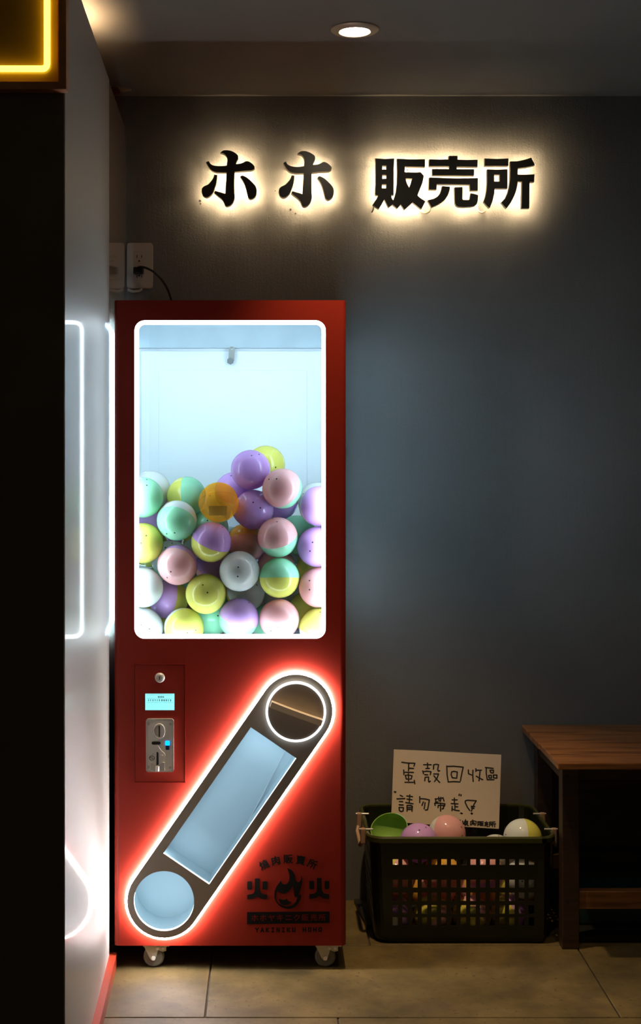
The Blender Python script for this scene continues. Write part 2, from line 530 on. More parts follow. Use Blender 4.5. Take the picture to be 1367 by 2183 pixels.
# ------------------------------------------------------------------ neon sign on the partition front
D_S = 2.340
ns_o = W(141, 190, D_S)
ns = thing('neon_sign', ns_o, 'amber box sign with a yellow neon outline on the dark partition front', 'neon sign')
S = lambda px, py: (W(px, py, D_S).x, W(px, py, D_S).z)
x1, z0 = S(141, 190)
yb, yf = DN - WALLD - 0.0045, D_S - WALLD
SX0, SZ1 = -1.35, min(2.17, z0 + 0.33)
fw = 0.013
b = NB(); box(b, SX0, x1 - 0.004, yf + 0.012, yb, z0 + 0.004, SZ1 - 0.004); mk('backing_panel', b, M_amber, ns)
def frame_bar(pts):
    b = NB(); prism(b, [pts], yf, yf + 0.026, XZ); mk('frame_bar', b, M_frame, ns)
frame_bar([(SX0, z0), (x1, z0), (x1 - fw, z0 + fw), (SX0 + fw, z0 + fw)])
frame_bar([(SX0, SZ1), (x1, SZ1), (x1 - fw, SZ1 - fw), (SX0 + fw, SZ1 - fw)])
frame_bar([(x1, z0), (x1, SZ1), (x1 - fw, SZ1 - fw), (x1 - fw, z0 + fw)])
frame_bar([(SX0, z0), (SX0, SZ1), (SX0 + fw, SZ1 - fw), (SX0 + fw, z0 + fw)])
nx, nz = S(99, 144.5)
b = NB(); prism(b, [[(x1 - fw, z0 + fw), (x1 - fw - 0.002, z0 + fw), (x1 - fw - 0.002, SZ1 - fw), (x1 - fw, SZ1 - fw)]], yf + 0.002, yf + 0.012, XZ); mk('inner_lip', b, M_frame, ns)
lo = rrect(SX0 + 0.04, nx, nz, SZ1 - 0.035, 0.008, 5)
b = NB(); tube(b, [(x, yf + 0.006, z) for x, z in lo], 0.0056, 10, closed=True)
mk('neon_tube', b, M_neon, ns, smooth=True)

# ------------------------------------------------------------------ downlights
def downlight(x, d, label, watt, cone):
    c = Vector((x, d - WALLD, CEIL))
    t = thing('ceiling_downlight', c, label, 'downlight', 'recessed ceiling downlights')
    b = NB()
    lathe(b, [(0.034, 0.0), (0.034, -0.004), (0.0365, -0.0075), (0.050, -0.006), (0.0555, -0.0022), (0.0555, 0.0)], 40, Matrix.Translation(c))
    mk('trim_ring', b, M_ivory_metal, t, smooth=True)
    b = NB(); cyl(b, c + Vector((0, 0, -0.0035)), c + Vector((0, 0, -0.0005)), 0.0338, seg=40)
    mk('lens', b, M_lens, t)
    ld = bpy.data.lights.new('downlight_beam', 'SPOT')
    ld.energy = watt; ld.color = (1.0, 0.68, 0.34); ld.shadow_soft_size = 0.025
    ld.spot_size = math.radians(cone); ld.spot_blend = 1.0
    lo_ = bpy.data.objects.new('downlight_beam', ld)
    link(lo_, t, c + Vector((0, 0, -0.032)))
    return t
M_ivory_metal = plain('brass_toned_trim', (0.55, 0.46, 0.33), 0.4, metal=0.3)
dl = W(756.5, 62, (CEIL - CAMH) * F / (PY - 62))
downlight(dl.x, dl.y + WALLD, 'round recessed ceiling downlight with pale trim ring above the capsule machine', DOWN_W, 58)
downlight(0.75, 2.60, 'round recessed ceiling downlight out in the room before the bench', ROOM_W, 95)
downlight(0.42, 2.50, 'round recessed ceiling downlight out in the room before the capsule machine', ROOM_W, 95)

# warm strip lamp lying on top of the partition, washing the ceiling
c = Vector((panx(3.0) - 0.10, 3.0 - WALLD, PTOP - 0.02))
t = thing('strip_lamp', c, 'short warm lamp lying behind the top of the partition panel', 'lamp')
b = NB(); box(b, c.x - 0.025, c.x + 0.025, c.y - 0.06, c.y + 0.06, c.z, c.z + 0.012, 0.002); mk('housing', b, M_ivory, t)
for x0_, x1_, y0_, y1_ in ((-0.030, -0.026, -0.07, 0.07), (0.026, 0.030, -0.07, 0.07), (-0.026, 0.026, 0.066, 0.070), (-0.026, 0.026, -0.070, -0.066)):  # unseen shields added so the lamp's light only goes up
    b = NB(); box(b, c.x + x0_, c.x + x1_, c.y + y0_, c.y + y1_, c.z, c.z + 0.040); mk('light_shield', b, M_black, t)
b = NB(); cyl(b, c + Vector((0, -0.05, 0.02)), c + Vector((0, 0.05, 0.02)), 0.008, seg=16); mk('tube', b, emit('warm_tube', (1.0, 0.66, 0.36), 330.0), t, smooth=True)

# ------------------------------------------------------------------ lettering on the wall
LD = 3.655                       # distance of the letter faces
def L2(pts, ox, oy, s):
    return [((ox + p[0] / s), (oy + p[1] / s)) + tuple(p[2:]) for p in pts]
def toW(l): return [(W(p[0], p[1], LD).x, W(p[0], p[1], LD).z) for p in l]
HO = [
 [(490,150,1),(530,115),(580,98),(660,100),(730,122),(800,160),(845,200),(857,245),(845,290),(825,330),(808,388,1),(900,380),(960,360),(1000,335),(1045,325),(1110,350),(1170,400),(1200,445),(1190,485),(1150,512),(1080,522),(950,532),(785,550,1),(778,650),(775,800),(778,980),(785,1050),(778,1110),(750,1180),(700,1240),(640,1265),(595,1255),(570,1215),(548,1160),(500,1100),(430,1045),(355,985,1),(378,945,1),(450,965),(590,1008,1),(598,860),(610,700),(615,563,1),(500,563),(390,552),(320,525),(270,480),(230,420),(190,355,1),(240,320,1),(280,380),(330,412),(420,430),(520,430),(622,415,1),(632,330),(628,260),(605,210),(560,170)],
 [(362,605,1),(420,618,1),(412,700),(395,800),(365,890),(330,980),(280,1040),(220,1075),(160,1070),(115,1030),(97,960),(105,895),(150,850),(230,810),(290,750),(335,690)],
 [(940,622,1),(1030,665),(1100,720),(1180,800),(1230,870),(1243,950),(1225,1040),(1180,1095),(1120,1118),(1070,1090),(1045,1000),(1010,860),(960,740),(900,655,1)]]
HAN = [[[(118,130),(330,148),(535,130),(525,300),(522,955),(460,955),(480,1020),(508,1075),(545,985),(575,870),(595,700),(603,400),(595,140),(900,155),(1225,150),(1222,320),(770,312),(768,440),(1000,450),(1125,440),(1200,525),(1165,680),(1110,830),(1055,965),(1130,1030),(1230,1095),(1145,1270),(1040,1190),(945,1115),(765,1280),(680,1160),(600,1255),(500,1165),(405,1230),(355,1130),(315,1045),(250,1165),(185,1265),(50,1170),(120,1070),(175,965),(108,945),(120,700),(118,300)],
 [(265,290),(360,290),(360,380),(265,380)],[(265,500),(360,500),(360,590),(265,590)],[(258,712),(358,712),(358,803),(258,803)],[(790,578),(938,578),(905,690),(868,790),(845,745),(805,650)]]]
BAI = [[[(110,152),(330,160),(550,155),(550,75),(745,75),(745,160),(970,168),(1195,160),(1192,318),(735,312),(730,340),(735,375),(1118,378),(1112,515),(180,510),(180,370),(555,372),(560,340),(550,305),(108,303)]],
 [[(108,560),(650,580),(1200,575),(1197,850),(1028,850),(1022,715),(278,708),(272,830),(102,830)]],
 [[(400,752),(578,768),(565,850),(530,960),(470,1050),(400,1110),(300,1170),(165,1225),(75,1075),(200,1040),(300,985),(355,920),(385,830)]],
 [[(680,778),(857,775),(853,1040),(875,1065),(985,1068),(1020,1050),(1045,912),(1208,955),(1195,1100),(1180,1150),(1140,1190),(1060,1212),(900,1222),(770,1215),(715,1185),(690,1130),(683,1000)]]]
SHO = [[[(150,130),(410,145),(680,132),(675,298),(150,298)]],
 [[(200,378),(430,388),(655,375),(655,805),(368,805),(358,920),(330,1050),(300,1140),(255,1245),(190,1185),(118,1100),(160,1000),(190,850),(203,650)],[(358,492),(485,492),(485,650),(358,650)]],
 [[(715,200),(870,195),(1020,170),(1190,115),(1270,280),(1080,325),(888,350),(885,495),(1080,500),(1262,488),(1252,660),(1155,655),(1148,800),(1145,1250),(972,1250),(982,650),(885,648),(878,740),(845,880),(800,990),(730,1120),(635,1250),(515,1120),(610,1020),(660,910),(690,800),(712,620),(722,400)]]]

def inset(loops, d):
    """pull every loop of a stroke inwards by d (outer shrinks, holes grow)"""
    out = []
    for k, l in enumerate(loops):
        n = len(l)
        A = sum(l[i][0] * l[(i + 1) % n][1] - l[(i + 1) % n][0] * l[i][1] for i in range(n))
        s = 1 if A > 0 else -1
        if k > 0: s = -s
        r = []
        for i in range(n):
            p, q, w = Vector(l[i - 1]), Vector(l[i]), Vector(l[(i + 1) % n])
            a, c2 = (q - p), (w - q)
            if a.length < 1e-9 or c2.length < 1e-9: r.append(tuple(q)); continue
            a.normalize(); c2.normalize()
            n1, n2 = Vector((-a.y, a.x)) * s, Vector((-c2.y, c2.x)) * s
            m = (n1 + n2)
            if m.length < 1e-6: r.append(tuple(q)); continue
            m.normalize()
            r.append(tuple(q + m * min(d / max(m.dot(n1), 0.4), 2.0 * d)))
        out.append(r)
    return out

def inside(x, z, l):
    r = False; n = len(l)
    for i in range(n):
        (x0, z0_), (x1_, z1_) = l[i], l[(i + 1) % n]
        if (z0_ > z) != (z1_ > z) and x < (x1_ - x0) * (z - z0_) / (z1_ - z0_) + x0: r = not r
    return r

def letter(strokes, label, standoffs):
    allp = [p for s in strokes for p in s[0]]
    cx = sum(p[0] for p in allp) / len(allp)
    zb = min(p[1] for p in allp)
    t = thing('wall_letter', (cx, 0.0, zb), label, 'sign letter', 'backlit letters on the back wall')
    y0 = LD - WALLD
    for s in strokes:
        b = NB(); prism(b, s, y0, y0 + 0.004, XZ); f = mk('letter_face', b, M_letter, t)
        b = NB(); prism(b, s, y0 + 0.0041, y0 + 0.0145, XZ)
        ins = inset(s, 0.0018)
        for l, m_ in zip(s, ins):
            ring_plate(b, l, m_, y0 + 0.0145, y0 + 0.0180)
        mk('acrylic_edge', b, M_acryl, f)
        b = NB(); core = inset(s, 0.0042)
        xs = [p[0] for p in core[0]]; zs = [p[1] for p in core[0]]
        st = 0.0135; k = 0
        z = min(zs) + 0.003
        while z < max(zs):
            x = min(xs) + 0.003 + (0.006 if k % 2 else 0.0)
            while x < max(xs):
                if inside(x, z, core[0]) and not any(inside(x, z, h) for h in core[1:]):
                    box(b, x - 0.0016, x + 0.0016, y0 + 0.0148, y0 + 0.0158, z - 0.0016, z + 0.0016)
                x += st
            z += st * 0.9; k += 1
        if len(b.verts): 
            o = mk('led_chips', b, M_led_let, f); o['kind'] = 'stuff'
        else: b.free()
    for px, py in standoffs:
        p = W(px, py, LD)
        b = NB(); cyl(b, (p.x, y0 + 0.012, p.z), (p.x, 0.0, p.z), 0.0022, seg=8); mk('standoff_pin', b, M_chrome, t)
    return t
def ho(dx, dy): return [[toW(catmull([(p[0] + dx, p[1] + dy) + tuple(p[2:]) for p in L2(s, 420, 310, 9.764)], 4))] for s in HO]
def kan(g, ox, oy): return [[toW(L2(l, ox, oy, 10.515)) for l in s] for s in g]
l1 = letter(ho(0, 0), 'black backlit katakana letter with a fully dark face, nearest the left partition', [(490, 345), (450, 354), (535, 354), (438, 405), (540, 410), (488, 425)])
l2 = letter(ho(164, 2.3), 'black backlit katakana letter with warm light glinting on its face', [(654, 347), (614, 356), (699, 356), (602, 407), (704, 412), (652, 427)])
l3 = letter(kan(HAN, 790, 325), 'black backlit kanji with three small square holes stacked in it', [(805, 345), (835, 345), (870, 360), (885, 420), (805, 430)])
l4 = letter(kan(BAI, 905, 325), 'black backlit middle kanji of the three, with long level bars', [(970, 345), (920, 390), (1015, 390), (930, 430), (990, 435)])
l5 = letter(kan(SHO, 1020, 325), 'black backlit kanji with one square hole and a tall right stroke', [(1040, 345), (1050, 375), (1040, 425), (1100, 350), (1120, 425), (1085, 425)])
l2.rotation_euler = (math.radians(-3.0), 0, math.radians(1.5))
# slack cable between the letters
def cable(name, pts, r, mat, label, cat, group=None):
    P3 = [W(x, y, d) for x, y, d in pts]
    X = catmull([(p.x, p.z) for p in P3], 6, False)
    n = len(P3); ys = []
    for i in range(n - 1):
        for s in range(6): ys.append(P3[i].y + (P3[i + 1].y - P3[i].y) * s / 6)
    ys.append(P3[-1].y)
    b = NB(); tube(b, [(x, y, z) for (x, z), y in zip(X, ys)], r, 8)
    o = mk(name, b, mat, None, smooth=True)
    return tag(o, label, cat, group)
cable('letter_cable', [(896, 440, 3.688), (899, 451, 3.687), (908, 454.5, 3.687), (916, 450, 3.687), (918, 441, 3.688)], 0.0022, M_cable, 'curl of cable hanging under the kanji with three square holes', 'cable', 'cable curls under the lettering')
cable('letter_cable', [(1018, 436, 3.688), (1019, 448, 3.687), (1027, 453.5, 3.687), (1035, 450, 3.687), (1037, 440, 3.688)], 0.0022, M_cable, 'curl of cable hanging under the kanji with long level bars', 'cable', 'cable curls under the lettering')
cable('letter_cable', [(797, 441, 3.690), (796, 447, 3.688), (793, 453, 3.690)], 0.002, M_black, 'short black cable end under the kanji with three square holes', 'cable')

# ------------------------------------------------------------------ outlet and power cord
o0 = W(298, 616, WALLD)
t = thing('wall_outlet', (o0.x, 0, o0.z), 'ivory double wall outlet beside the partition, a black plug in it', 'outlet')
w0, w1 = W(270.8, 616, WALLD), W(326.5, 518.5, WALLD)
lo = rrect(w0.x, w1.x, w0.z, w1.z, 0.008, 6)
b = NB()
ring_plate(b, lo, [(x + (o0.x - x) * 0.05, z + ((w0.z + w1.z) / 2 - z) * 0.03) for x, z in lo], -0.0, -0.006)
prism(b, [[(x + (o0.x - x) * 0.045, z + ((w0.z + w1.z) / 2 - z) * 0.027) for x, z in lo]], -0.0085, -0.001, XZ)
mk('cover_plate', b, M_ivory, t)
rw0, rw1 = W(284, 597, 3.691), W(308, 533, 3.691)
b = NB(); box(b, rw0.x, rw1.x, -0.0094, -0.008, rw0.z, rw1.z, 0.0005, 1); soc = mk('receptacle', b, M_ivory, t)
for dy in (0, 42):
    for px in (292, 302):
        a_ = W(px, 547 + dy, 3.6905); h = 0.0042 if px == 292 else 0.0035
        b = NB(); box(b, a_.x - 0.0010, a_.x + 0.0010, -0.0098, -0.0092, a_.z - h, a_.z + h); mk('slot', b, M_slot, soc)
    a_ = W(296.8, 556.5 + dy * 0.74, 3.6905)
    b = NB(); cyl(b, (a_.x, -0.0098, a_.z), (a_.x, -0.0092, a_.z), 0.0024, seg=12); mk('slot', b, M_slot, soc)
g0 = W(296, 590, 3.69)
b = NB(); box(b, W(285, 0, 3.685).x, W(307, 0, 3.685).x, -0.028, -0.0097, W(0, 585, 3.685).z, W(0, 570, 3.685).z, 0.003, 2)
pc = thing('power_cord', (g0.x, -0.01, g0.z), 'black power cord curving from the outlet down behind the machine', 'power cord')
mk('plug', b, M_black, pc)
P3 = [W(x, y, d) for x, y, d in ((294, 570.5, 3.675), (300, 569, 3.665), (311, 571, 3.655), (327, 579, 3.65), (343, 594, 3.655), (355, 612, 3.665), (363, 632, 3.675), (368, 655, 3.682), (371, 700, 3.684), (372, 760, 3.684))]
X = catmull([(p.x, p.z) for p in P3], 6, False)
ys = [P3[i // 6].y + (P3[min(i // 6 + 1, len(P3) - 1)].y - P3[i // 6].y) * (i % 6) / 6 for i in range(len(X))]
b = NB(); tube(b, [(x, y, z) for (x, z), y in zip(X, ys)], 0.0031, 10); mk('cable', b, M_black, pc, smooth=True)
# conduit elbow stub below the plate
cable('conduit_stub', [(272, 617, 3.69), (282, 621, 3.69), (296, 620, 3.69), (303, 616.5, 3.692)], 0.0035, M_ivory, 'thin pale conduit bend showing below the wall outlet', 'conduit')

# ------------------------------------------------------------------ capsule machine
D0 = 3.2
def Q(px, py): v = W(px, py, D0); return (v.x, v.z)
MX0, MZ1 = Q(243, 640); MX1, MZ0 = Q(738, 2016)
YF = D0 - WALLD                 # front plane, -0.5
YB = -0.035
TH = 0.003
RC = 0.013                      # rounded front edges
mac = thing('capsule_machine', ((MX0 + MX1) / 2, (YF + YB) / 2, 0.0), 'tall red capsule vending machine with a lit window and glowing slanted chute', 'vending machine')
wx0, wz1 = Q(287, 683); wx1, wz0 = Q(694.5, 1361.5)
win_o = rrect(wx0, wx1, wz0, wz1, 0.024, 10)
e = 0.0085
win_i = rrect(wx0 + e, wx1 - e, wz0 + e, wz1 - e, 0.0155, 10)
chA, chB, chC, chD = Q(535.2, 1547.5), Q(631.7, 1613.4), Q(446.5, 1881.4), Q(349.2, 1815.3)
kn = Q(630.6, 1513.5); ot = Q(350.7, 1916.5)
PXM = D0 / F
R_ST, R_OUT = 78 * PXM, 64 * PXM
_c = ((chA[0] + chC[0]) / 2, (chA[1] + chC[1]) / 2)
chA_, chB_, chC_, chD_ = [(p[0] + (p[0] - _c[0]) * 0.06, p[1] + (p[1] - _c[1]) * 0.06) for p in (chA, chB, chC, chD)]
# front sheet with its openings, folded round the vertical edges
b = NB()
prism(b, [[(MX0 + RC, MZ0), (MX1 - RC, MZ0), (MX1 - RC, MZ1), (MX0 + RC, MZ1)], win_o, [chA_, chB_, chC_, chD_], circle(*ot, R_OUT * 1.06)], YF, YF + TH, XZ)
for sx in (-1, 1):
    cx = MX0 + RC if sx < 0 else MX1 - RC
    arc = [(cx + sx * RC * math.sin(a), YF + RC - RC * math.cos(a)) for a in (math.pi / 2 * i / 8 for i in range(9))]
    arc2 = [(cx + sx * (RC - TH) * math.sin(a), YF + RC - (RC - TH) * math.cos(a)) for a in (math.pi / 2 * i / 8 for i in range(9))]
    prism(b, [arc + arc2[::-1]], MZ0, MZ1, XY)
mk('front_sheet', b, M_red, mac, smooth=True, angle=50)
# side sheets with windows
sw_z0, sw_z1 = wz0, wz1
sw = rrect(YF + 0.021, YB - 0.05, sw_z0, sw_z1, 0.024, 8)
sw_i = rrect(YF + 0.026, YB - 0.055, sw_z0 + 0.005, sw_z1 - 0.005, 0.019, 8)
for sx in (-1, 1):
    xa = MX0 if sx < 0 else MX1 - TH
    b = NB(); prism(b, [[(YF + RC, MZ0), (YB, MZ0), (YB, MZ1), (YF + RC, MZ1)], sw], xa, xa + TH, YZ)
    mk('side_sheet', b, M_red, mac)
    xl = MX0 + 0.0006 if sx < 0 else MX1 - 0.0006
    b = NB(); ring_plate(b, sw, sw_i, xl, xl - sx * 0.008, YZ); mk('side_window_light', b, M_led_side, mac)
    xg = MX0 + 0.004 if sx < 0 else MX1 - 0.004
    b = NB(); prism(b, [sw_i], xg, xg - sx * 0.002, YZ); mk('side_window_pane', b, M_clear, mac)
b = NB(); box(b, MX0, MX1, YB - TH, YB, MZ0, MZ1); mk('back_sheet', b, M_red, mac)
b = NB(); box(b, MX0 + 0.002, MX1 - 0.002, YF + 0.004, YB - 0.003, MZ1 - 0.004, MZ1 - 0.0005); mk('top_sheet', b, M_red, mac)
b = NB(); box(b, MX0 + 0.002, MX1 - 0.002, YF + 0.004, YB - 0.003, MZ0 + 0.0005, MZ0 + 0.005); mk('bottom_sheet', b, M_red, mac)
# lit edge of the front window and its pane
b = NB(); ring_plate(b, win_o, win_i, YF + 0.0012, YF + 0.014); mk('window_light', b, M_led_win, mac)
b = NB(); prism(b, [win_i], YF + 0.006, YF + 0.0085, XZ); mk('window_pane', b, M_clear, mac)
# LED strips fixed inside the front sheet, round the window
for x_, in ((MX0 + 0.017,), (MX1 - 0.029,)):
    b = NB(); box(b, x_, x_ + 0.012, YF + 0.0045, YF + 0.009, wz0 + 0.02, wz1 - 0.01); mk('inner_light_strip', b, M_led_in, mac)
b = NB(); box(b, MX0 + 0.05, MX1 - 0.05, YF + 0.0045, YF + 0.009, wz1 + 0.008, wz1 + 0.020); mk('inner_light_strip', b, M_led_in, mac)
b = NB(); box(b, MX0 + 0.05, MX1 - 0.05, YF + 0.0045, YF + 0.0075, wz0 - 0.018, wz0 - 0.008); mk('inner_light_strip', b, M_led_in, mac)
# interior
IX0, IX1 = MX0 + 0.012, MX1 - 0.012
HOP = W(0, 1338, 3.2875).z - R_CAP - 0.001      # floor of the capsule bin
YI = -0.075
b = NB(); box(b, IX0, IX1, YI, YI + 0.004, HOP - 0.02, MZ1 - 0.012); mk('inner_back', b, M_white_in, mac)
b = NB(); box(b, IX0, IX1, YF + 0.02, YI, HOP - 0.004, HOP); mk('bin_floor', b, M_white_in, mac)
b = NB(); box(b, IX0, IX1, YF + 0.02, YI, MZ1 - 0.016, MZ1 - 0.012); mk('inner_top', b, M_white_in, mac)
for sx in (-1, 1):               # white lining around the side windows
    xa, xb = (MX0 + 0.0095, IX0) if sx < 0 else (IX1, MX1 - 0.0095)
    b = NB(); prism(b, [[(YF + 0.02, HOP - 0.02), (YI, HOP - 0.02), (YI, MZ1 - 0.012), (YF + 0.02, MZ1 - 0.012)], [(p[0], p[1]) for p in sw_i]], xa, xb, YZ)
    mk('inner_side', b, M_white_in, mac)
def QB(px, py, y): v = W(px, py, WALLD + y); return (v.x, v.z)
YH = YI - 0.016
hx0, hz = QB(288, 742, YH); hx1, _ = QB(700, 742, YH)
b = NB(); box(b, IX0 + 0.001, IX1 - 0.001, YH, YI - 0.001, hz, MZ1 - 0.017, 0.001, 1); mk('inner_header', b, M_head_in, mac)
dx0, dz1 = QB(300, 748, YI - 0.006); dx1, dz0 = QB(687.5, 1500, YI - 0.006)
b = NB(); box(b, dx0, dx1, YI - 0.006, YI - 0.001, max(dz0, HOP + 0.001), dz1, 0.0012, 1); idr = mk('inner_door', b, M_white_in, mac)
ex0, ez1 = QB(338, 790, YI - 0.0075); ex1, ez0 = QB(655, 1500, YI - 0.0075)
b = NB(); box(b, ex0, ex1, YI - 0.0075, YI - 0.006, HOP + 0.002, ez1, 0.001, 1); mk('raised_panel', b, M_white_in, idr)
# latch tab
YL = YH - 0.002
la = lambda px, py: QB(px, py, YL)
b = NB()
pts = [la(x, y) for x, y in ((488.5, 742), (490, 739.5), (494, 738.5), (499, 739.5), (501, 743), (499.5, 770), (487, 770))]
prism(b, [pts, circle(*la(494.5, 744), 0.0028, 10)], YL - 0.002, YL, XZ)
lt = mk('latch_tab', b, plain('dull_latch_steel', (0.22, 0.23, 0.20), 0.4, metal=0.3), mac)
p = la(491.5, 770)
b = NB(); cyl(b, (p[0], YL - 0.009, p[1]), (p[0], YL - 0.002, p[1]), 0.0095, seg=6); cyl(b, (p[0], YL - 0.012, p[1]), (p[0], YL - 0.009, p[1]), 0.0045, seg=14)
mk('latch_nut', b, plain('dark_nut_steel', (0.13, 0.14, 0.14), 0.4, metal=0.4), lt)

# ---- stadium plate with halo
def stadium(r, n=20):
    a, c2 = Vector(kn), Vector(ot)
    ang = math.atan2(a.y - c2.y, a.x - c2.x)
    out = []
    for i in range(n + 1):
        t_ = ang - math.pi / 2 + math.pi * i / n
        out.append((a.x + r * math.cos(t_), a.y + r * math.sin(t_)))
    for i in range(n + 1):
        t_ = ang + math.pi / 2 + math.pi * i / n
        out.append((c2.x + r * math.cos(t_), c2.y + r * math.sin(t_)))
    return out
YP = YF - 0.0160
b = NB(); prism(b, [stadium(R_ST), [chA, chB, chC, chD], circle(*ot, R_OUT)], YP, YF - 0.0120, XZ)
sp_ = mk('chute_plate', b, M_charcoal, mac)
b = NB(); ring_plate(b, stadium(R_ST + 5.5 * PXM), stadium(R_ST - 3 * PXM), YF - 0.0117, YF - 0.0005); mk('halo_strip', b, M_led_halo, sp_)
# chute recesses
def recess(name, loop, y1, mat):
    b = NB()
    n = len(loop)
    A = [b.verts.new(XZ(p[0], p[1], YF - 0.0118)) for p in loop]; B = [b.verts.new(XZ(p[0], p[1], y1)) for p in loop]
    for i in range(n):
        j = (i + 1) % n; b.faces.new((A[i], A[j], B[j], B[i]))
    b.faces.new(B)
    return mk(name, b, mat, sp_)
def grow(loop, d):
    cx = sum(p[0] for p in loop) / len(loop); cz = sum(p[1] for p in loop) / len(loop)
    return [(p[0] + (p[0] - cx) * d, p[1] + (p[1] - cz) * d) for p in loop]
chute = [chA, chB, chC, chD]
ca = [Vector(p) for p in chute]
ux = (ca[1] - ca[0]).normalized(); uz = (ca[3] - ca[0]).normalized()
def inr(d0, d1):
    return [tuple(ca[0] + ux * d0 + uz * d0), tuple(ca[1] - ux * d0 + uz * d0), tuple(ca[2] - ux * d0 - uz * d0), tuple(ca[3] + ux * d0 - uz * d0)]
rec = recess('chute_trough', inr(-0.0040, 0), YF + 0.08, M_chute)
outl = recess('outlet_tube', circle(ot[0], ot[1], R_OUT * 1.05), YF + 0.09, M_chute)
b = NB(); ring_plate(b, grow(chute, 0.012), chute, YF - 0.0118, YF - 0.006); mk('chute_edge_light', b, M_led_chute, sp_)
for p_, q_, nn in ((ca[0], ca[3], -ux), (ca[0], ca[1], -uz)):      # unseen fill strips added behind the upper lips to light the trough
    l4 = [tuple(p_ + nn * 0.0006), tuple(q_ + nn * 0.0006), tuple(q_ + nn * 0.0034), tuple(p_ + nn * 0.0034)]
    b = NB(); prism(b, [l4], YF + 0.004, YF + 0.034, XZ); mk('trough_fill_strip', b, M_trough_fill, sp_)
b = NB(); prism(b, [grow(chute, 0.02)], YF - 0.0058, YF - 0.0042, XZ); mk('chute_pane', b, M_clear, sp_)
b = NB(); ring_plate(b, circle(ot[0], ot[1], R_OUT * 1.02), circle(ot[0], ot[1], R_OUT), YF - 0.0118, YF - 0.003); mk('outlet_edge_light', b, M_led_chute, sp_)
# fold line along the trough
q0, q1 = W(607, 1600, D0 + 0.078), W(505, 1800, D0 + 0.078)
b = NB(); tube(b, [(q0.x + 0.001, q0.y, q0.z), (q1.x, q1.y, q1.z)], 0.0012, 6); mk('trough_fold', b, M_white_in, rec)
# knob
b = NB(); ring_plate(b, circle(kn[0], kn[1], 64 * PXM, 64), circle(kn[0], kn[1], 59.5 * PXM, 64), YP - 0.009, YP - 0.0005); mk('knob_ring', b, M_led_knob, sp_, smooth=True)
b = NB(); cyl(b, (kn[0], YP - 0.0075, kn[1]), (kn[0], YP - 0.0005, kn[1]), 59.2 * PXM, seg=64); kd = mk('knob_disc', b, M_knob, sp_)
# grip blade: bowed bar turned about 20 degrees
bl = Vector(Q(631, 1514)); an = math.radians(-20)
b = NB()
L_, Hh = 57 * PXM, 6.3 * PXM
n = 14; top, bot = [], []
for i in range(n + 1):
    u = -L_ + 2 * L_ * i / n
    bow = 0.0022 * (1 - (u / L_) ** 2)
    top.append((u, Hh - bow * 0.6)); bot.append((u, -Hh - bow * 0.2))
pl = [(bl.x + u * math.cos(an) - v * math.sin(an), bl.y + u * math.sin(an) + v * math.cos(an)) for u, v in top + bot[::-1]]
prism(b, [pl], YP - 0.0075 - 0.024, YP - 0.007, XZ); mk('knob_grip', b, M_grip, kd, smooth=True)

# ---- coin door
cd0, cd1 = Q(288, 1667), Q(394, 1417)
b = NB(); box(b, cd0[0], cd1[0], YF - 0.0016, YF - 0.0002, cd0[1], cd1[1], 0.0008, 2); cdoor = mk('coin_door', b, M_red, mac)
b = NB()
for r in ((cd0[0] - 0.0016, cd0[0] - 0.0006, cd0[1] - 0.0016, cd1[1] + 0.0016), (cd1[0] + 0.0006, cd1[0] + 0.0016, cd0[1] - 0.0016, cd1[1] + 0.0016)):
    box(b, r[0], r[1], YF - 0.0024, YF - 0.0001, r[2], r[3])
for r in ((cd0[1] - 0.0016, cd0[1] - 0.0006), (cd1[1] + 0.0006, cd1[1] + 0.0016)):
    box(b, cd0[0] - 0.0016, cd1[0] + 0.0016, YF - 0.0024, YF - 0.0001, r[0], r[1])
mk('door_lip', b, M_red, cdoor)
lk = Q(341, 1444.5)
b = NB(); lathe(b, [(0.0, 0.006), (0.0075, 0.006), (0.0082, 0.0042), (0.0095, 0.0042), (0.0115, 0.0018), (0.012, 0.0)], 28,
      Matrix.Translation((lk[0], YF - 0.0016, lk[1])) @ Matrix.Rotation(math.pi / 2, 4, 'X'))
lko = mk('key_lock', b, M_chrome, mac, smooth=True)
b = NB(); box(b, lk[0] - 0.0011, lk[0] + 0.0011, YF - 0.0082, YF - 0.0075, lk[1] - 0.004, lk[1] + 0.004); mk('keyhole', b, M_slot, lko)
d0, d1 = Q(310, 1513.5), Q(372, 1478.5)
b = NB(); box(b, d0[0], d1[0], YF - 0.0024, YF - 0.0014, d0[1], d1[1]); disp = mk('display', b, M_lcd, mac)
b = NB()
def bar(px0, px1, py0, py1):
    a_, c_ = Q(px0, py1), Q(px1, py0); box(b, a_[0], c_[0], YF - 0.0026, YF - 0.0023, a_[1], c_[1])
random.seed(4)
for px in (337, 340.5, 344, 347.5): bar(px, px + 2.2, 1483.5, 1487)
px = 316
for k in range(11):
    w_ = random.uniform(1.2, 2.8); bar(px, px + w_, 1490.5, 1494.5); px += 4.7
bar(313, 369, 1488.2, 1488.6); bar(313, 369, 1497.2, 1497.6); bar(313, 369, 1480.6, 1481.0)
mk('display_marks', b, M_lcdmark, disp)
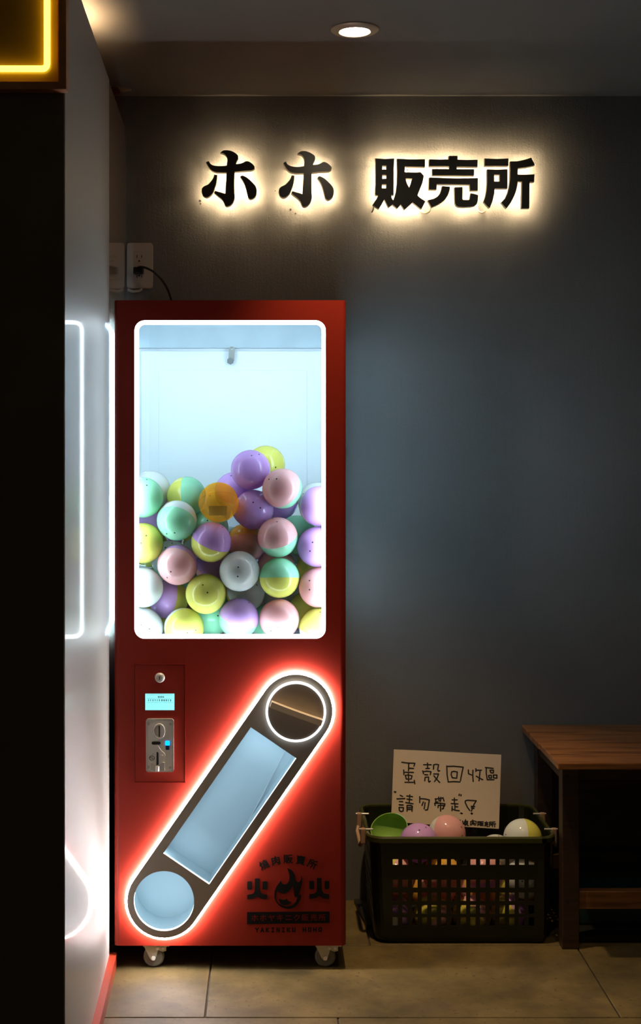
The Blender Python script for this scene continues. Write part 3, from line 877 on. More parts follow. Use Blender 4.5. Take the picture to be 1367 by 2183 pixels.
# ---- coin mechanism
cm0, cm1 = Q(312, 1644), Q(371, 1531)
b = NB()
o_ = rrect(cm0[0], cm1[0], cm0[1], cm1[1], 0.006, 6)
ii = rrect(cm0[0] + 0.003, cm1[0] - 0.004, cm0[1] + 0.003, cm1[1] - 0.005, 0.004, 6)
ring_plate(b, o_, ii, YF - 0.009, YF - 0.0016)
n = len(o_)
cmo = mk('coin_mechanism', b, M_chrome, mac)
b = NB(); prism(b, [ii], YF - 0.0075, YF - 0.0016, XZ); mk('mechanism_plate', b, M_steel, cmo)
sl = Q(340.5, 1557)
MRX = lambda c_: Matrix.Translation((c_[0], YF - 0.0075, c_[1])) @ Matrix.Diagonal((0.80, 1, 1.06, 1)) @ Matrix.Rotation(math.pi / 2, 4, 'X')
b = NB(); lathe(b, [(0.0135, 0.0), (0.0135, 0.003), (0.0150, 0.0062), (0.0166, 0.006), (0.0178, 0.0)], 36, MRX(sl)); mk('coin_slot_ring', b, M_chrome, cmo, smooth=True)
b = NB(); prism(b, [circle(sl[0], sl[1], 0.0135 * 1.04, 30, 0.78)], YF - 0.0085, YF - 0.0074, XZ); mk('coin_slot_face', b, M_steel, cmo)
b = NB(); box(b, sl[0] - 0.0016, sl[0] + 0.0010, YF - 0.0092, YF - 0.0083, sl[1] - 0.0135, sl[1] + 0.0125); mk('coin_slot', b, M_slot, cmo)
for px, py in ((316.5, 1542), (364.5, 1542), (316.5, 1634), (364, 1634)):
    c_ = Q(px, py); b = NB()
    cyl(b, (c_[0], YF - 0.0092, c_[1]), (c_[0], YF - 0.007, c_[1]), 0.0034, 0.0038, seg=14); mk('screw', b, M_zinc, cmo, smooth=True)
b = NB(); a_, c_ = Q(324, 1586), Q(343, 1579.5)
prism(b, [rrect(a_[0], c_[0], a_[1], c_[1], 0.0032, 5)], YF - 0.0080, YF - 0.0073, XZ); mk('return_slot', b, M_slot, cmo)
b = NB(); a_, c_ = Q(353, 1587.5), Q(362.5, 1578); prism(b, [rrect(a_[0], c_[0], a_[1], c_[1], 0.002, 4)], YF - 0.0088, YF - 0.0074, XZ); mk('indicator_light', b, M_blueled, cmo)
b = NB(); a_, c_ = Q(354, 1597), Q(361.5, 1588); box(b, a_[0], c_[0], YF - 0.0084, YF - 0.0074, a_[1], c_[1]); mk('indicator_base', b, plain('dark_blue_plastic', (0.01, 0.02, 0.08), 0.3), cmo)
lv = [Q(x, y) for x, y in ((331.5, 1590.5), (334, 1587), (337, 1585.8), (345, 1598), (351, 1602.5), (353, 1607), (352.5, 1612), (348.5, 1615.2), (344, 1614), (341.5, 1610), (339, 1602))]
b = NB(); prism(b, [lv], YF - 0.013, YF - 0.0095, XZ)
c_ = Q(346.5, 1609); cyl(b, (c_[0], YF - 0.0145, c_[1]), (c_[0], YF - 0.0072, c_[1]), 0.0028, seg=14); mk('reject_lever', b, M_steel, cmo)
b = NB(); prism(b, [[Q(334.5, 1601), Q(338.5, 1603), Q(339, 1628), Q(336.5, 1631), Q(334, 1630)]], YF - 0.0080, YF - 0.0073, XZ); mk('return_slot', b, M_slot, cmo)
b = NB(); prism(b, [[Q(322, 1623), Q(327, 1623), Q(333, 1630), Q(338, 1629), Q(348, 1623), Q(352, 1623.5), Q(352, 1640), Q(322, 1640)]], YF - 0.0125, YF - 0.0072, XZ)
cyl(b, (Q(336.5, 0)[0], YF - 0.0125, Q(0, 1641)[1]), (Q(336.5, 0)[0], YF - 0.0125, Q(0, 1631)[1]), 0.0045, seg=16); mk('coin_spout', b, M_chrome, cmo)
c_ = Q(324.5, 1614.5)
b = NB(); ring_plate(b, circle(c_[0], c_[1], 0.0058, 24, 1.15), circle(c_[0], c_[1], 0.0046, 24, 1.15), YF - 0.0079, YF - 0.0074)
for px, py, w_, h_ in ((321.5, 1613, 4, 1), (322.6, 1614.5, 1, 4), (325.3, 1614.2, 1, 4.5), (326.6, 1616, 3, 1)):
    a_ = Q(px, py); box(b, a_[0] - w_ * PXM / 2, a_[0] + w_ * PXM / 2, YF - 0.0079, YF - 0.0074, a_[1] - h_ * PXM / 2, a_[1] + h_ * PXM / 2)
mk('maker_mark', b, M_slot, cmo)
for px, py in ((325.5, 1606.5), (328, 1606), (346.3, 1592.5)):
    c_ = Q(px, py); b = NB(); cyl(b, (c_[0], YF - 0.0085, c_[1]), (c_[0], YF - 0.0072, c_[1]), 0.0012, seg=8); mk('rivet', b, M_chrome, cmo)

# ---- printed emblem on the front
YV = YF - 0.0006
def V(p): return Q(510 + p[0] / 6.2136, 1810 + p[1] / 6.2136)
def vinyl(name, loops, mat=None, y=None):
    b = NB(); y = YV if y is None else y
    prism(b, [[V(p) for p in l] for l in loops], y, YF - 0.0001, XZ); return mk(name, b, mat or M_black_vinyl, mac)
flame_o = [(638,255,1),(690,275),(730,330),(745,400),(770,440),(800,430),(820,400),(820,345,1),(835,400),(830,470),(805,560),(785,605,1),(820,605,1),(815,650),(790,710),(740,765),(680,790),(610,785),(540,755),(490,700),(468,640),(470,560),(500,490),(555,415,1),(565,450),(590,468),(630,460),(660,420),(668,360),(655,300)]
flame_i = [(710,485,1),(722,540),(730,610),(745,640),(772,628,1),(755,690),(715,735),(660,758),(590,752),(530,722),(497,680),(490,610),(503,556,1),(560,585),(610,590),(660,560),(690,520)]
flame_b = [(525,655,1),(570,670),(610,670),(632,655,1),(650,690),(690,700,1),(660,735),(590,740),(545,715)]
vinyl('flame_emblem', [catmull(flame_o, 3), catmull(flame_i, 3)])
vinyl('flame_core', [catmull(flame_b, 3)])
for k, (dx, dy) in enumerate(((0, 0), (822, -6))):
    sh = lambda l: [(p[0] + dx, p[1] + dy) + tuple(p[2:]) for p in l]
    b = NB()
    for l in (rrect(107, 170, 428, 538, 12, 3), rrect(310, 372, 428, 535, 12, 3),
              catmull(sh([(207,392,1),(216,388,1),(262,388,1),(270,394,1),(272,530),(300,590),(366,603,1),(372,612,1),(370,665,1),(300,660),(245,625,1),(190,655),(108,665,1),(107,610,1),(115,603,1),(180,590),(207,540)]), 3)):
        if len(l) == 16: l = sh(l)
        prism(b, [[V(p) for p in l]], YV, YF - 0.0001, XZ)
    mk('fire_character', b, M_black_vinyl, mac)
vinyl('name_bar', [[(104,834),(1198,826),(1198,978),(104,995)]])

def glyphs(ch, height_px, bold):
    """flat outline of a printed character, centred on the origin, unit = emblem pixels"""
    cu = bpy.data.curves.new('glyph', 'FONT')
    cu.body = ch; cu.size = height_px; cu.offset = bold; cu.resolution_u = 2
    cu.fill_mode = 'BOTH'
    ob = bpy.data.objects.new('glyph', cu); col.objects.link(ob)
    bpy.context.view_layer.update()
    me = bpy.data.meshes.new_from_object(ob.evaluated_get(bpy.context.evaluated_depsgraph_get()))
    vv = [v.co.copy() for v in me.vertices]; ff = [tuple(p.vertices) for p in me.polygons]
    bpy.data.objects.remove(ob); bpy.data.curves.remove(cu); bpy.data.meshes.remove(me)
    if not vv: return [], []
    cx = (min(v.x for v in vv) + max(v.x for v in vv)) / 2; cy = (min(v.y for v in vv) + max(v.y for v in vv)) / 2
    return [(v.x - cx, v.y - cy) for v in vv], ff
def print_char(b, ch, cx, cy, h, rot, bold, y):
    vv, ff = glyphs(ch, h, 0.0)
    ca_, sa_ = math.cos(rot), math.sin(rot)
    for k, (du, dv) in enumerate(((0, 0), (1, 0), (-1, 0), (0, 0.7), (0, -0.7), (0.7, 0.5), (-0.7, 0.5), (0.7, -0.5), (-0.7, -0.5))):
        vs_ = []
        for u, v in vv:
            u += du * bold; v += dv * bold
            p = V((cx + u * ca_ - v * sa_, cy - (u * sa_ + v * ca_))); vs_.append(b.verts.new((p[0], y - k * 0.00002, p[1])))
        for f in ff:
            try: b.faces.new([vs_[i] for i in f])
            except ValueError: pass
def ribbon(b, pts, hw, y):
    for k, (p, q) in enumerate(zip(pts, pts[1:])):
        dx, dy = q[0] - p[0], q[1] - p[1]; l = math.hypot(dx, dy)
        ux_, uy_ = dx / l * hw * 0.85, dy / l * hw * 0.85; nx_, ny_ = -dy / l * hw, dx / l * hw
        c4 = [(p[0] - ux_ + nx_, p[1] - uy_ + ny_), (q[0] + ux_ + nx_, q[1] + uy_ + ny_), (q[0] + ux_ - nx_, q[1] + uy_ - ny_), (p[0] - ux_ - nx_, p[1] - uy_ - ny_)]
        b.faces.new([b.verts.new((V(c)[0], y - k * 0.00002, V(c)[1])) for c in c4])
LAT = {'Y': [[(-18, -25), (0, 0)], [(18, -25), (0, 0)], [(0, 0), (0, 25)]], 'A': [[(-18, 25), (0, -25), (18, 25)], [(-10, 10), (10, 10)]],
       'K': [[(-16, -25), (-16, 25)], [(16, -25), (-12, 0), (16, 25)]], 'I': [[(0, -25), (0, 25)], [(-13, -25), (13, -25)], [(-13, 25), (13, 25)]],
       'N': [[(-16, 25), (-16, -25), (16, 25), (16, -25)]], 'U': [[(-16, -25), (-16, 22), (16, 22), (16, -25)]],
       'H': [[(-16, -25), (-16, 25)], [(16, -25), (16, 25)], [(-16, 0), (16, 0)]], 'O': [[(-15, -22), (15, -22), (15, 22), (-15, 22), (-15, -22)]]}
for ch, cx, cy, rot in (('燒', 330, 207, 25), ('肉', 485, 152, 11), ('販', 648, 131, 0), ('賣', 815, 147, -9), ('所', 970, 197, -24)):
    b = NB(); print_char(b, ch, cx, cy, 126, math.radians(rot), 4.2, YV)
    mk('arched_character', b, M_black_vinyl, mac)
for i, ch in enumerate('ホホヤキニク販売所'):
    b = NB(); print_char(b, ch, 207 + i * 111.5, 911 - i * 0.8, 98, 0, 2.6, YV - 0.0002)
    mk('bar_character', b, M_red_vinyl, mac)
for i, ch in enumerate('YAKINIKU HOHO'):
    if ch == ' ': continue
    b = NB()
    for st_ in LAT[ch]: ribbon(b, [(237 + i * 69.7 + u, 1072 - i * 0.5 + v) for u, v in st_], 7.2, YV)
    mk('latin_character', b, M_black_vinyl, mac)

# ---- casters
def caster(px, d, rz):
    x = W(px, 0, d).x; y = d - WALLD
    b = NB(); box(b, x - 0.028, x + 0.034, y - 0.022, y + 0.03, MZ0 - 0.003, MZ0)
    c_ = mk('caster', b, M_zinc, mac)
    zc = 0.0245
    xw = x - 0.004
    for s in (-1, 1):
        yy = y + s * 0.013
        b = NB(); prism(b, [[(x - 0.028, MZ0 - 0.003), (x + 0.026, MZ0 - 0.003), (x + 0.026, MZ0 - 0.016), (x + 0.018, MZ0 - 0.018), (x + 0.007, MZ0 - 0.014), (xw + 0.006, zc + 0.002), (xw + 0.003, zc - 0.006), (xw - 0.004, zc - 0.006), (xw - 0.009, zc)]], yy - 0.0012, yy + 0.0012, XZ)
        mk('fork_cheek', b, M_zinc, c_)
    b = NB(); lathe(b, [(0.0, -0.0095), (0.0, -0.0095), (0.010, -0.0095), (0.011, -0.0085), (0.021, -0.0085), (0.0245, -0.005), (0.0245, 0.005), (0.021, 0.0085), (0.011, 0.0085), (0.010, 0.0095), (0.0, 0.0095)][1:], 36,
                    Matrix.Translation((xw, y, zc)) @ Matrix.Rotation(math.pi / 2, 4, 'X'))
    mk('wheel', b, M_wheel, c_, smooth=True)
    b = NB(); cyl(b, (xw, y - 0.0185, zc), (xw, y + 0.0185, zc), 0.0048, seg=10); mk('axle_bolt', b, M_steel, c_)
    for dx in (0.006, 0.019):
        b = NB(); cyl(b, (x + dx, y - 0.018, MZ0 - 0.009), (x + dx, y - 0.0135, MZ0 - 0.009), 0.0035, seg=8); mk('rivet', b, M_steel, c_)
for px, d in ((332, 3.224), (697, 3.224), (350, 3.58), (680, 3.58)): caster(px, d, 0)

# ------------------------------------------------------------------ capsules
CC = {'white': (0.92, 0.95, 0.92), 'mint': (0.46, 0.90, 0.63), 'yellow': (0.88, 0.85, 0.20), 'purple': (0.80, 0.50, 0.92),
      'pink': (0.96, 0.58, 0.57), 'orange': (0.95, 0.62, 0.13), 'lime': (0.38, 0.64, 0.15)}
CM = {k: capsule_material('capsule_' + k, v) for k, v in CC.items()}
M_see = capsule_material('capsule_see_through_orange', (1.0, 0.78, 0.28), 0.84)
def half_mesh(R, lip):
    b = NB()
    prof = [(R * math.sin(a), R * math.cos(a)) for a in (math.pi / 2 * i / 12 for i in range(13))]
    ri = R - 0.0016
    prof += [(R + lip, -0.0002), (R + lip, -0.0024 if lip > 0 else -0.0004), (ri, -0.0024 if lip > 0 else -0.0004)] if lip > 0 else [(ri, 0.0)]
    prof += [(ri * math.sin(a), ri * math.cos(a)) for a in (math.pi / 2 * (12 - i) / 12 for i in range(13))]
    prof[-1] = (0.0, prof[-1][1]); prof[0] = (0.0, prof[0][1])
    lathe(b, prof, 36)
    bmesh.ops.recalc_face_normals(b, faces=b.faces[:])
    me = bpy.data.meshes.new('half_shell')
    for f in b.faces: f.smooth = True
    for e_ in b.edges:
        if len(e_.link_faces) == 2 and e_.calc_face_angle(0) > 0.7: e_.smooth = False
    b.to_mesh(me); b.free()
    me.materials.append(None)
    return me
HA, HB = half_mesh(R_CAP, 0.0), half_mesh(R_CAP - 0.0004, 0.0)
def half(parent, me, mat, rot, loc=(0, 0, 0)):
    o = bpy.data.objects.new('half_shell', me)
    col.objects.link(o); o.parent = parent; o.location = loc; o.rotation_euler = rot
    o.material_slots[0].link = 'OBJECT'; o.material_slots[0].material = mat
    return o
def capsule(p, ca_, cb_, axis, where, group, spin=0.0, mats=None):
    """axis points out of the first colour's half"""
    if ca_ == cb_: lab = f'{ca_} toy capsule with matching halves {where}'
    else: 
        u, v = sorted((ca_, cb_))
        lab = f'{u} and {v} two-tone toy capsule {where}'
    t = bpy.data.objects.new('toy_capsule', None); t.empty_display_size = 0.03
    link(t, None, Vector(p)); tag(t, lab, 'capsule', lab.replace('toy capsule', 'capsules'))
    q = Vector(axis).normalized().to_track_quat('Z', 'Y')
    t.rotation_euler = (q.to_matrix() @ Matrix.Rotation(spin, 3, 'Z')).to_euler()
    ma, mb = mats or (CM[ca_], CM[cb_])
    half(t, HA, ma, (0, 0, 0)); half(t, HB, mb, (math.pi, 0, 0))
    return t

def relax(pts, fixed, lo, hi, it=900, pin=0.12):
    """push overlapping capsules apart; fixed ones keep x and z"""
    n = len(pts); D = 2 * R_CAP + 0.0006
    P = [Vector(p) for p in pts]
    for k in range(it):
        mv = 0
        for i in range(n):
            for j in range(i + 1, n):
                d = P[j] - P[i]
                if abs(d.x) > D or abs(d.y) > D or abs(d.z) > D: continue
                l = d.length
                if l < D:
                    mv += 1
                    u = d / l if l > 1e-6 else Vector((0, 1, 0))
                    c_ = (D - l) * 0.5
                    wi = pin if fixed[i] else 1.0; wj = pin if fixed[j] else 1.0
                    s = max(wi + wj, 1e-6)
                    P[i] -= u * c_ * 2 * wi / s * 0.8; P[j] += u * c_ * 2 * wj / s * 0.8
        for i in range(n):
            for a in range(3):
                P[i][a] = min(max(P[i][a], lo[a] + R_CAP), hi[a] - R_CAP)
        if mv == 0: break
    return P

# machine pile: (crop x, crop y, first colour, second colour, axis of the first half, extra depth)
def PXY(x, y): return 240 + x / 2.734, 940 + y / 2.734
pile = [
 (682,484,'orange','yellow',(0.1,-0.5,-0.8),0,1), (916,540,'pink','mint',(-0.25,-0.45,0.85),0,1), (494,640,'purple','yellow',(0.35,-0.25,0.85),0,1),
 (732,737,'white','white',(0.05,-1,0.05),0,1), (970,773,'mint','yellow',(0.0,0.12,1),0,1), (306,795,'pink','purple',(-0.3,-0.85,-0.5),0,1),
 (535,880,'yellow','yellow',(0.1,-0.9,0.4),0,1), (750,985,'purple','mint',(0.28,-0.25,0.9),0,1), (996,1012,'pink','pink',(-0.3,-0.9,-0.3),0,1),
 (394,1062,'yellow','white',(0.45,-0.85,-0.15),0,1), (160,1095,'white','white',(0.15,-1,0.1),0,1), (165,600,'yellow','mint',(0.2,-1,0.2),0,1),
 (160,378,'mint','mint',(0.3,-0.5,0.7),0,1), (1158,625,'purple','white',(-0.4,-0.85,0.1),0,1), (1215,860,'pink','white',(-0.4,-0.85,0.2),0,1),
 (1210,1085,'yellow','white',(0.1,-0.3,0.95),0,1), (1033,322,'pink','mint',(-0.5,-0.72,0.4),0,1), (372,512,'mint','white',(-0.2,-0.6,-0.6),0.006,1),
 (1242,412,'purple','white',(0.4,-0.8,0.1),0,1), (165,872,'white','white',(-0.1,-0.9,-0.45),0.004,1),
 (820,280,'purple','purple',(0.2,-0.5,0.8),0.055,1), (905,190,'yellow','yellow',(0.6,-0.7,-0.3),0.125,1), (735,385,'purple','white',(0.1,-0.6,0.8),0.085,1),
 (812,452,'purple','purple',(0.1,-0.95,0.2),0.05,1), (583,523,'mint','mint',(0.2,-0.8,0.4),0.06,1), (425,410,'mint','yellow',(0.9,-0.2,0.1),0.09,1),
 (592,410,'white','mint',(-0.2,-0.5,0.8),0.13,1), (305,355,'white','white',(0.0,-0.8,-0.3),0.10,1), (1190,385,'white','mint',(-0.5,-0.6,0.4),0.10,1),
 (1050,555,'mint','mint',(0.2,-0.7,-0.4),0.085,1), (800,600,'pink','orange',(0.0,-0.5,-0.8),0.075,1), (635,740,'purple','pink',(0.3,-0.5,0.7),0.07,1),
 (340,725,'white','mint',(0,-0.6,0.7),0.08,1), (305,915,'purple','yellow',(-0.8,-0.4,0.2),0.075,1), (575,1010,'mint','white',(0.1,-0.9,0.2),0.07,1),
 (670,1130,'purple','pink',(0.7,-0.3,0.3),0.06,0), (865,1100,'mint','white',(0.1,-0.6,0.7),0.055,0), (1075,985,'yellow','mint',(0.3,-0.7,0.1),0.085,1),
 (900,740,'pink','white',(0.1,-0.4,0.8),0.085,1), (1130,745,'yellow','orange',(0.1,-0.6,0.6),0.075,1), (525,1120,'pink','white',(0.2,-0.8,-0.2),0.08,0),
 (1080,890,'purple','pink',(0.1,-0.5,0.6),0.095,0), (820,850,'white','orange',(0.3,-0.6,0.4),0.08,1), (905,905,'white','pink',(0.1,-0.6,0.3),0.085,0),
 (285,430,'purple','pink',(-0.2,-0.6,0.6),0.085,0), (275,1000,'yellow','yellow',(0.1,-0.6,0.6),0.085,0), (460,790,'mint','white',(0.2,-0.5,0.3),0.085,0),
 (985,620,'white','mint',(0.1,-0.6,0.5),0.09,0), (300,610,'pink','pink',(0.1,-0.6,0.3),0.085,0), (560,690,'white','yellow',(0.2,-0.4,-0.6),0.08,0), (935,395,'purple','purple',(0.1,-0.6,0.3),0.075,1)]
random.seed(11)
names = list(CC)[:5]
pts, fix, spec = [], [], []
for x, y, ca_, cb_, ax_, dd, fx in pile:
    px, py = PXY(x, y); d = D0 + 0.0385 + R_CAP + dd
    pts.append(W(px, py, d)); fix.append(bool(fx)); spec.append((ca_, cb_, ax_))
for iy in (1,):                  # the pile goes on behind
    for iz in range(4):
        for ix in range(5):
            z = HOP + R_CAP + iz * 0.088
            x = IX0 + R_CAP + 0.004 + ix * 0.103 + (0.02 if iz % 2 else 0)
            if x > IX1 - R_CAP: continue
            y = YF + 0.075 + R_CAP + 0.095 + iy * 0.098 - 0.05
            if iz == 3 and random.random() < 0.45: continue
            pts.append(Vector((x, y, z))); fix.append(False)
            spec.append((random.choice(names), random.choice(names), (random.uniform(-1, 1), random.uniform(-1, 1), random.uniform(-1, 1))))
PP = relax(pts, fix, (IX0 - 0.0, YF + 0.0375, HOP), (IX1, YI - 0.008, MZ1 - 0.03))
for i, (p, (ca_, cb_, ax_)) in enumerate(zip(PP, spec)):
    mats = None
    if i == 0:
        t = capsule(p, ca_, cb_, ax_, 'with a dark slip inside, in the machine window', '', 0.4, (M_see, M_see))
        M_slip = plain('dark_olive_slip', (0.10, 0.09, 0.012), 0.6)
        b = NB(); R_ = t.rotation_euler.to_matrix().to_4x4()
        box(b, -0.022, 0.022, -0.0262, -0.0256, -0.031, -0.008)
        bmesh.ops.transform(b, matrix=R_.inverted(), verts=b.verts[:])
        me = bpy.data.meshes.new('paper_slip'); b.to_mesh(me); b.free(); me.materials.append(M_slip)
        o = bpy.data.objects.new('paper_slip', me); col.objects.link(o); o.parent = t
    else:
        capsule(p, ca_, cb_, ax_, 'pressed against the machine window pane' if i < 20 else 'in the second layer of the machine pile' if i < len(pile) else 'at the back of the machine pile', '', random.uniform(0, 6.28))

# ------------------------------------------------------------------ basket
BD0, BD1 = 3.362, 3.664
bx0, bx1 = W(789, 0, 3.37).x, 0.706
RIMZ = CAMH - (1789 - PY) * 3.353 / F
t_b = thing('plastic_basket', ((bx0 + bx1) / 2, (BD0 + BD1) / 2 - WALLD, 0.0), 'dark olive plastic basket with square holes, tan handles and capsules inside', 'basket')
DH = 3.372
def bxs(): 
    c0, sp2, hw = W(842.8, 0, DH).x, 20.68 * DH / F, 6.0 * DH / F
    out = []
    for k in range(16): out += [c0 + k * sp2 - hw, c0 + k * sp2 + hw]
    return out
def bz(py): return W(0, py, DH).z
zrows = [(1842, 1829.5), (1891, 1873.5), (1919.6, 1901), (1947, 1928), (1972.5, 1954)]
zl = [RIMZ]
for lo_, hi_ in zrows: zl += [bz(hi_), bz(lo_)]
zb_ = bz(1993)
zl += [0.018, 0.008, 0.002, 0.0005]
def perimeter(z):
    """rounded rectangle at height z; list of points and the hole flag for the segment that follows"""
    k = (z - 0.0) / RIMZ
    ins = 0.012 * (1 - k)                        # taper
    low = 0.0
    if z < 0.018: low = 0.016 * (1 - math.sqrt(max(0, 1 - ((0.018 - z) / 0.018) ** 2)))
    ins += low
    x0, x1 = bx0 + ins, bx1 - ins
    y0, y1 = BD0 - WALLD + ins * 0.6, BD1 - WALLD - ins * 0.6
    r = 0.034
    pts, hole = [], []
    xs = bxs()
    pts.append((x0 + r, y0)); hole.append(False)
    for i, x in enumerate(xs): pts.append((x, y0)); hole.append(i % 2 == 0)
    def arc(cx, cy, a0):
        for i in range(7):
            a = math.radians(a0 + 90 * i / 6); pts.append((cx + r * math.cos(a), cy + r * math.sin(a))); hole.append(False)
    arc(x1 - r, y0 + r, -90)
    n = 10; w_ = (y1 - y0 - 2 * r)
    for i in range(2 * n): pts.append((x1, y0 + r + w_ * (i + 0.6) / (2 * n))); hole.append(i % 2 == 0)
    arc(x1 - r, y1 - r, 0)
    for x in reversed(xs): pts.append((x, y1)); hole.append(len(hole) % 2 == 0)
    arc(x0 + r, y1 - r, 90)
    for i in range(2 * n): pts.append((x0, y1 - r - w_ * (i + 0.6) / (2 * n))); hole.append(i % 2 == 0)
    arc(x0 + r, y0 + r, 180)
    pts.pop(); hole.pop()
    return pts, hole
b = NB(); prev = None
for li, z in enumerate(zl):
    pts_, hole = perimeter(z)
    ring = [b.verts.new((x, y, z)) for x, y in pts_]
    if prev:
        is_row = 1 < li + 0 and li % 2 == 0 and li <= 10
        for i in range(len(ring)):
            if is_row and hole[i]: continue
            j = (i + 1) % len(ring)
            b.faces.new((prev[i], prev[j], ring[j], ring[i]))
    prev = ring
b.faces.new(prev)
body = mk('basket_body', b, M_basket, t_b)
md = body.modifiers.new('wall', 'SOLIDIFY'); md.thickness = 0.0028; md.offset = -1
# rolled rim
def rim_loop(off, z):
    pts_, _ = perimeter(RIMZ)
    cx, cy = (bx0 + bx1) / 2, (BD0 + BD1) / 2 - WALLD
    return [(x + (off if x > cx else -off) * min(1, abs(x - cx) / ((bx1 - bx0) / 2)) ** 6, y + (off if y > cy else -off) * min(1, abs(y - cy) / ((BD1 - BD0) / 2)) ** 6, z) for x, y in pts_]
b = NB()
prof = [(0.0, RIMZ - 0.002), (0.0, RIMZ + 0.004), (0.006, RIMZ + 0.005), (0.009, RIMZ + 0.001), (0.009, RIMZ - 0.010), (0.0065, RIMZ - 0.010), (0.006, RIMZ - 0.002)]
rl = [[b.verts.new(p) for p in rim_loop(o_, z)] for o_, z in prof]
for A, B in zip(rl, rl[1:] + rl[:1]):
    for i in range(len(A)):
        j = (i + 1) % len(A); b.faces.new((A[i], A[j], B[j], B[i]))
mk('rim', b, M_rim, t_b, smooth=True, angle=35)
# folded carrying handles with their lugs
def handle(x, s, yA, yB):
    b = NB(); tube(b, [(x + s * 0.005, yA, RIMZ - 0.022), (x + s * 0.009, yA + 0.012, RIMZ - 0.036), (x + s * 0.009, yB - 0.012, RIMZ - 0.036), (x + s * 0.005, yB, RIMZ - 0.022)], 0.0052, 10)
    h = mk('handle', b, M_clip, t_b, smooth=True)
    for y in (yA, yB):
        b = NB(); box(b, x - s * 0.004, x + s * 0.010, y - 0.006, y + 0.006, RIMZ - 0.030, RIMZ + 0.010, 0.003, 2); mk('handle_lug', b, M_clip, h)
        b = NB(); cyl(b, (x - s * 0.022, y, RIMZ + 0.007), (x + s * 0.012, y, RIMZ + 0.007), 0.0022, seg=10); mk('handle_pin', b, M_chrome, h)
handle(bx0 - 0.011, -1, BD0 - WALLD + 0.055, BD0 - WALLD + 0.20)
handle(bx1 + 0.0095, 1, BD0 - WALLD + 0.055, BD0 - WALLD + 0.20)

# capsules in the basket
bp = [(953, 1778, 3.52, 'pink', 'white', (0.5, -0.5, 0.25), 'half behind the handwritten card front', 1),
      (893, 1797, 3.425, 'purple', 'purple', (0.2, -0.5, 0.8), '', 1),
      (1119, 1787, 3.44, 'yellow', 'white', (0.97, 0.1, -0.1), '', 1), (1058, 1820, 3.530, 'white', 'white', (0, -0.3, 0.9), '', 1)]
pts = [W(a_, c_, d) for a_, c_, d, *_ in bp]; fix = [True] * 5
pts.append(W(830, 1766, 3.505))          # the open half takes its room too
spec = [(x[3], x[4], x[5]) for x in bp] + [None]
random.seed(5)
cols1 = ['pink', 'pink', 'orange', 'purple', 'white']; cols0 = ['purple', 'pink', 'orange', 'yellow', 'mint']
zt = 0.004 + R_CAP
for lay in range(2):
    for iy in range(3):
        for ix in range(4):
            x = bx0 + 0.018 + R_CAP + ix * 0.1085 + (0.008 if (iy + lay) % 2 else 0)
            y = BD0 - WALLD + 0.012 + R_CAP + iy * 0.0965
            z = zt + lay * 0.106 + (0.034 if iy == 1 else 0.0)
            if lay == 1 and (iy == 2 or (iy == 1 and ix == 0)): continue
            if any((Vector((x, y, z)) - q).length < 1.72 * R_CAP for q in pts[:5]): continue
            pts.append(Vector((x, y, z))); fix.append(False)
            base = cols1 if lay else cols0
            c1 = base[min(4, ix + (1 if random.random() < 0.4 else 0))]; c2 = random.choice(['yellow', 'pink', 'white', 'orange', 'purple'])
            spec.append((c1, c2, (random.uniform(-1, 1), random.uniform(-1, 0.2), random.uniform(-1, 1))))
PPb = relax(pts, fix, (bx0 + 0.014, BD0 - WALLD + 0.011, 0.004), (bx1 - 0.014, BD1 - WALLD - 0.011, 0.40), 900, 0.0)
for i, (p, sp3) in enumerate(zip(PPb, spec)):
    if sp3 is None: continue
    ca_, cb_, ax_ = sp3
    wh = 'lying on top in the basket' if i < 4 else 'deep inside the plastic basket'
    capsule(p, ca_, cb_, ax_, wh, '', random.uniform(0, 6.28))
# the empty green half lying open
t = bpy.data.objects.new('capsule_half', None); link(t, None, W(830, 1766, 3.505))
tag(t, 'empty green capsule half lying open on top of the basket', 'capsule half')
t.rotation_euler = (-Vector((-0.25, -0.55, 0.80))).normalized().to_track_quat('Z', 'Y').to_euler()
hm = half_mesh(R_CAP * 0.985, 0.0008)
half(t, hm, CM['lime'], (0, 0, 0), (0, 0, 0))

# ------------------------------------------------------------------ handwritten card
DB, DT = 3.595, 3.655
def card(px, py, lift=0.0):
    d = DT + (DB - DT) * (py - 1600) / 160.0 - lift
    return W(px, py, d)
cb = card(950, 1760)
t = thing('handwritten_card', cb, 'cream card with black handwriting propped up in the plastic basket', 'sign')
corners = [(840, 1598), (900, 1600.5), (1000, 1606), (1062, 1609), (1069, 1609.3), (1064, 1767), (950, 1760), (834, 1752)]
b = NB(); A = [b.verts.new(card(*p)) for p in corners]; B = [b.verts.new(card(*p) + Vector((0, 0.0022, 0))) for p in corners]
b.faces.new(A); b.faces.new(B[::-1])
for i in range(len(A)): j = (i + 1) % len(A); b.faces.new((A[i], B[i], B[j], A[j]))
mk('card', b, M_card, t)
S5 = [[(335,262),(470,280),(628,285),(608,350)],[(490,300),(485,450)],[(485,395),(597,402)],[(378,435),(383,540)],[(383,488),(480,487),(597,492)],[(415,555),(480,550),(565,565),(545,640),(435,640),(415,555)],[(483,520),(487,680)],[(405,712),(600,712)],[(615,668),(628,745)],
 [(825,318),(993,318)],[(912,280),(915,400)],[(875,405),(955,400)],[(805,455),(822,520)],[(815,475),(900,462),(990,475),(975,540)],[(850,540),(915,545)],[(850,680),(858,600),(935,595),(935,690),(950,708),(975,685)],[(1045,418),(1050,320),(1110,308),(1160,318),(1140,430),(1155,460),(1185,453)],[(1050,525),(1160,525),(1130,610),(1070,695)],[(1055,565),(1110,635),(1185,715)]]
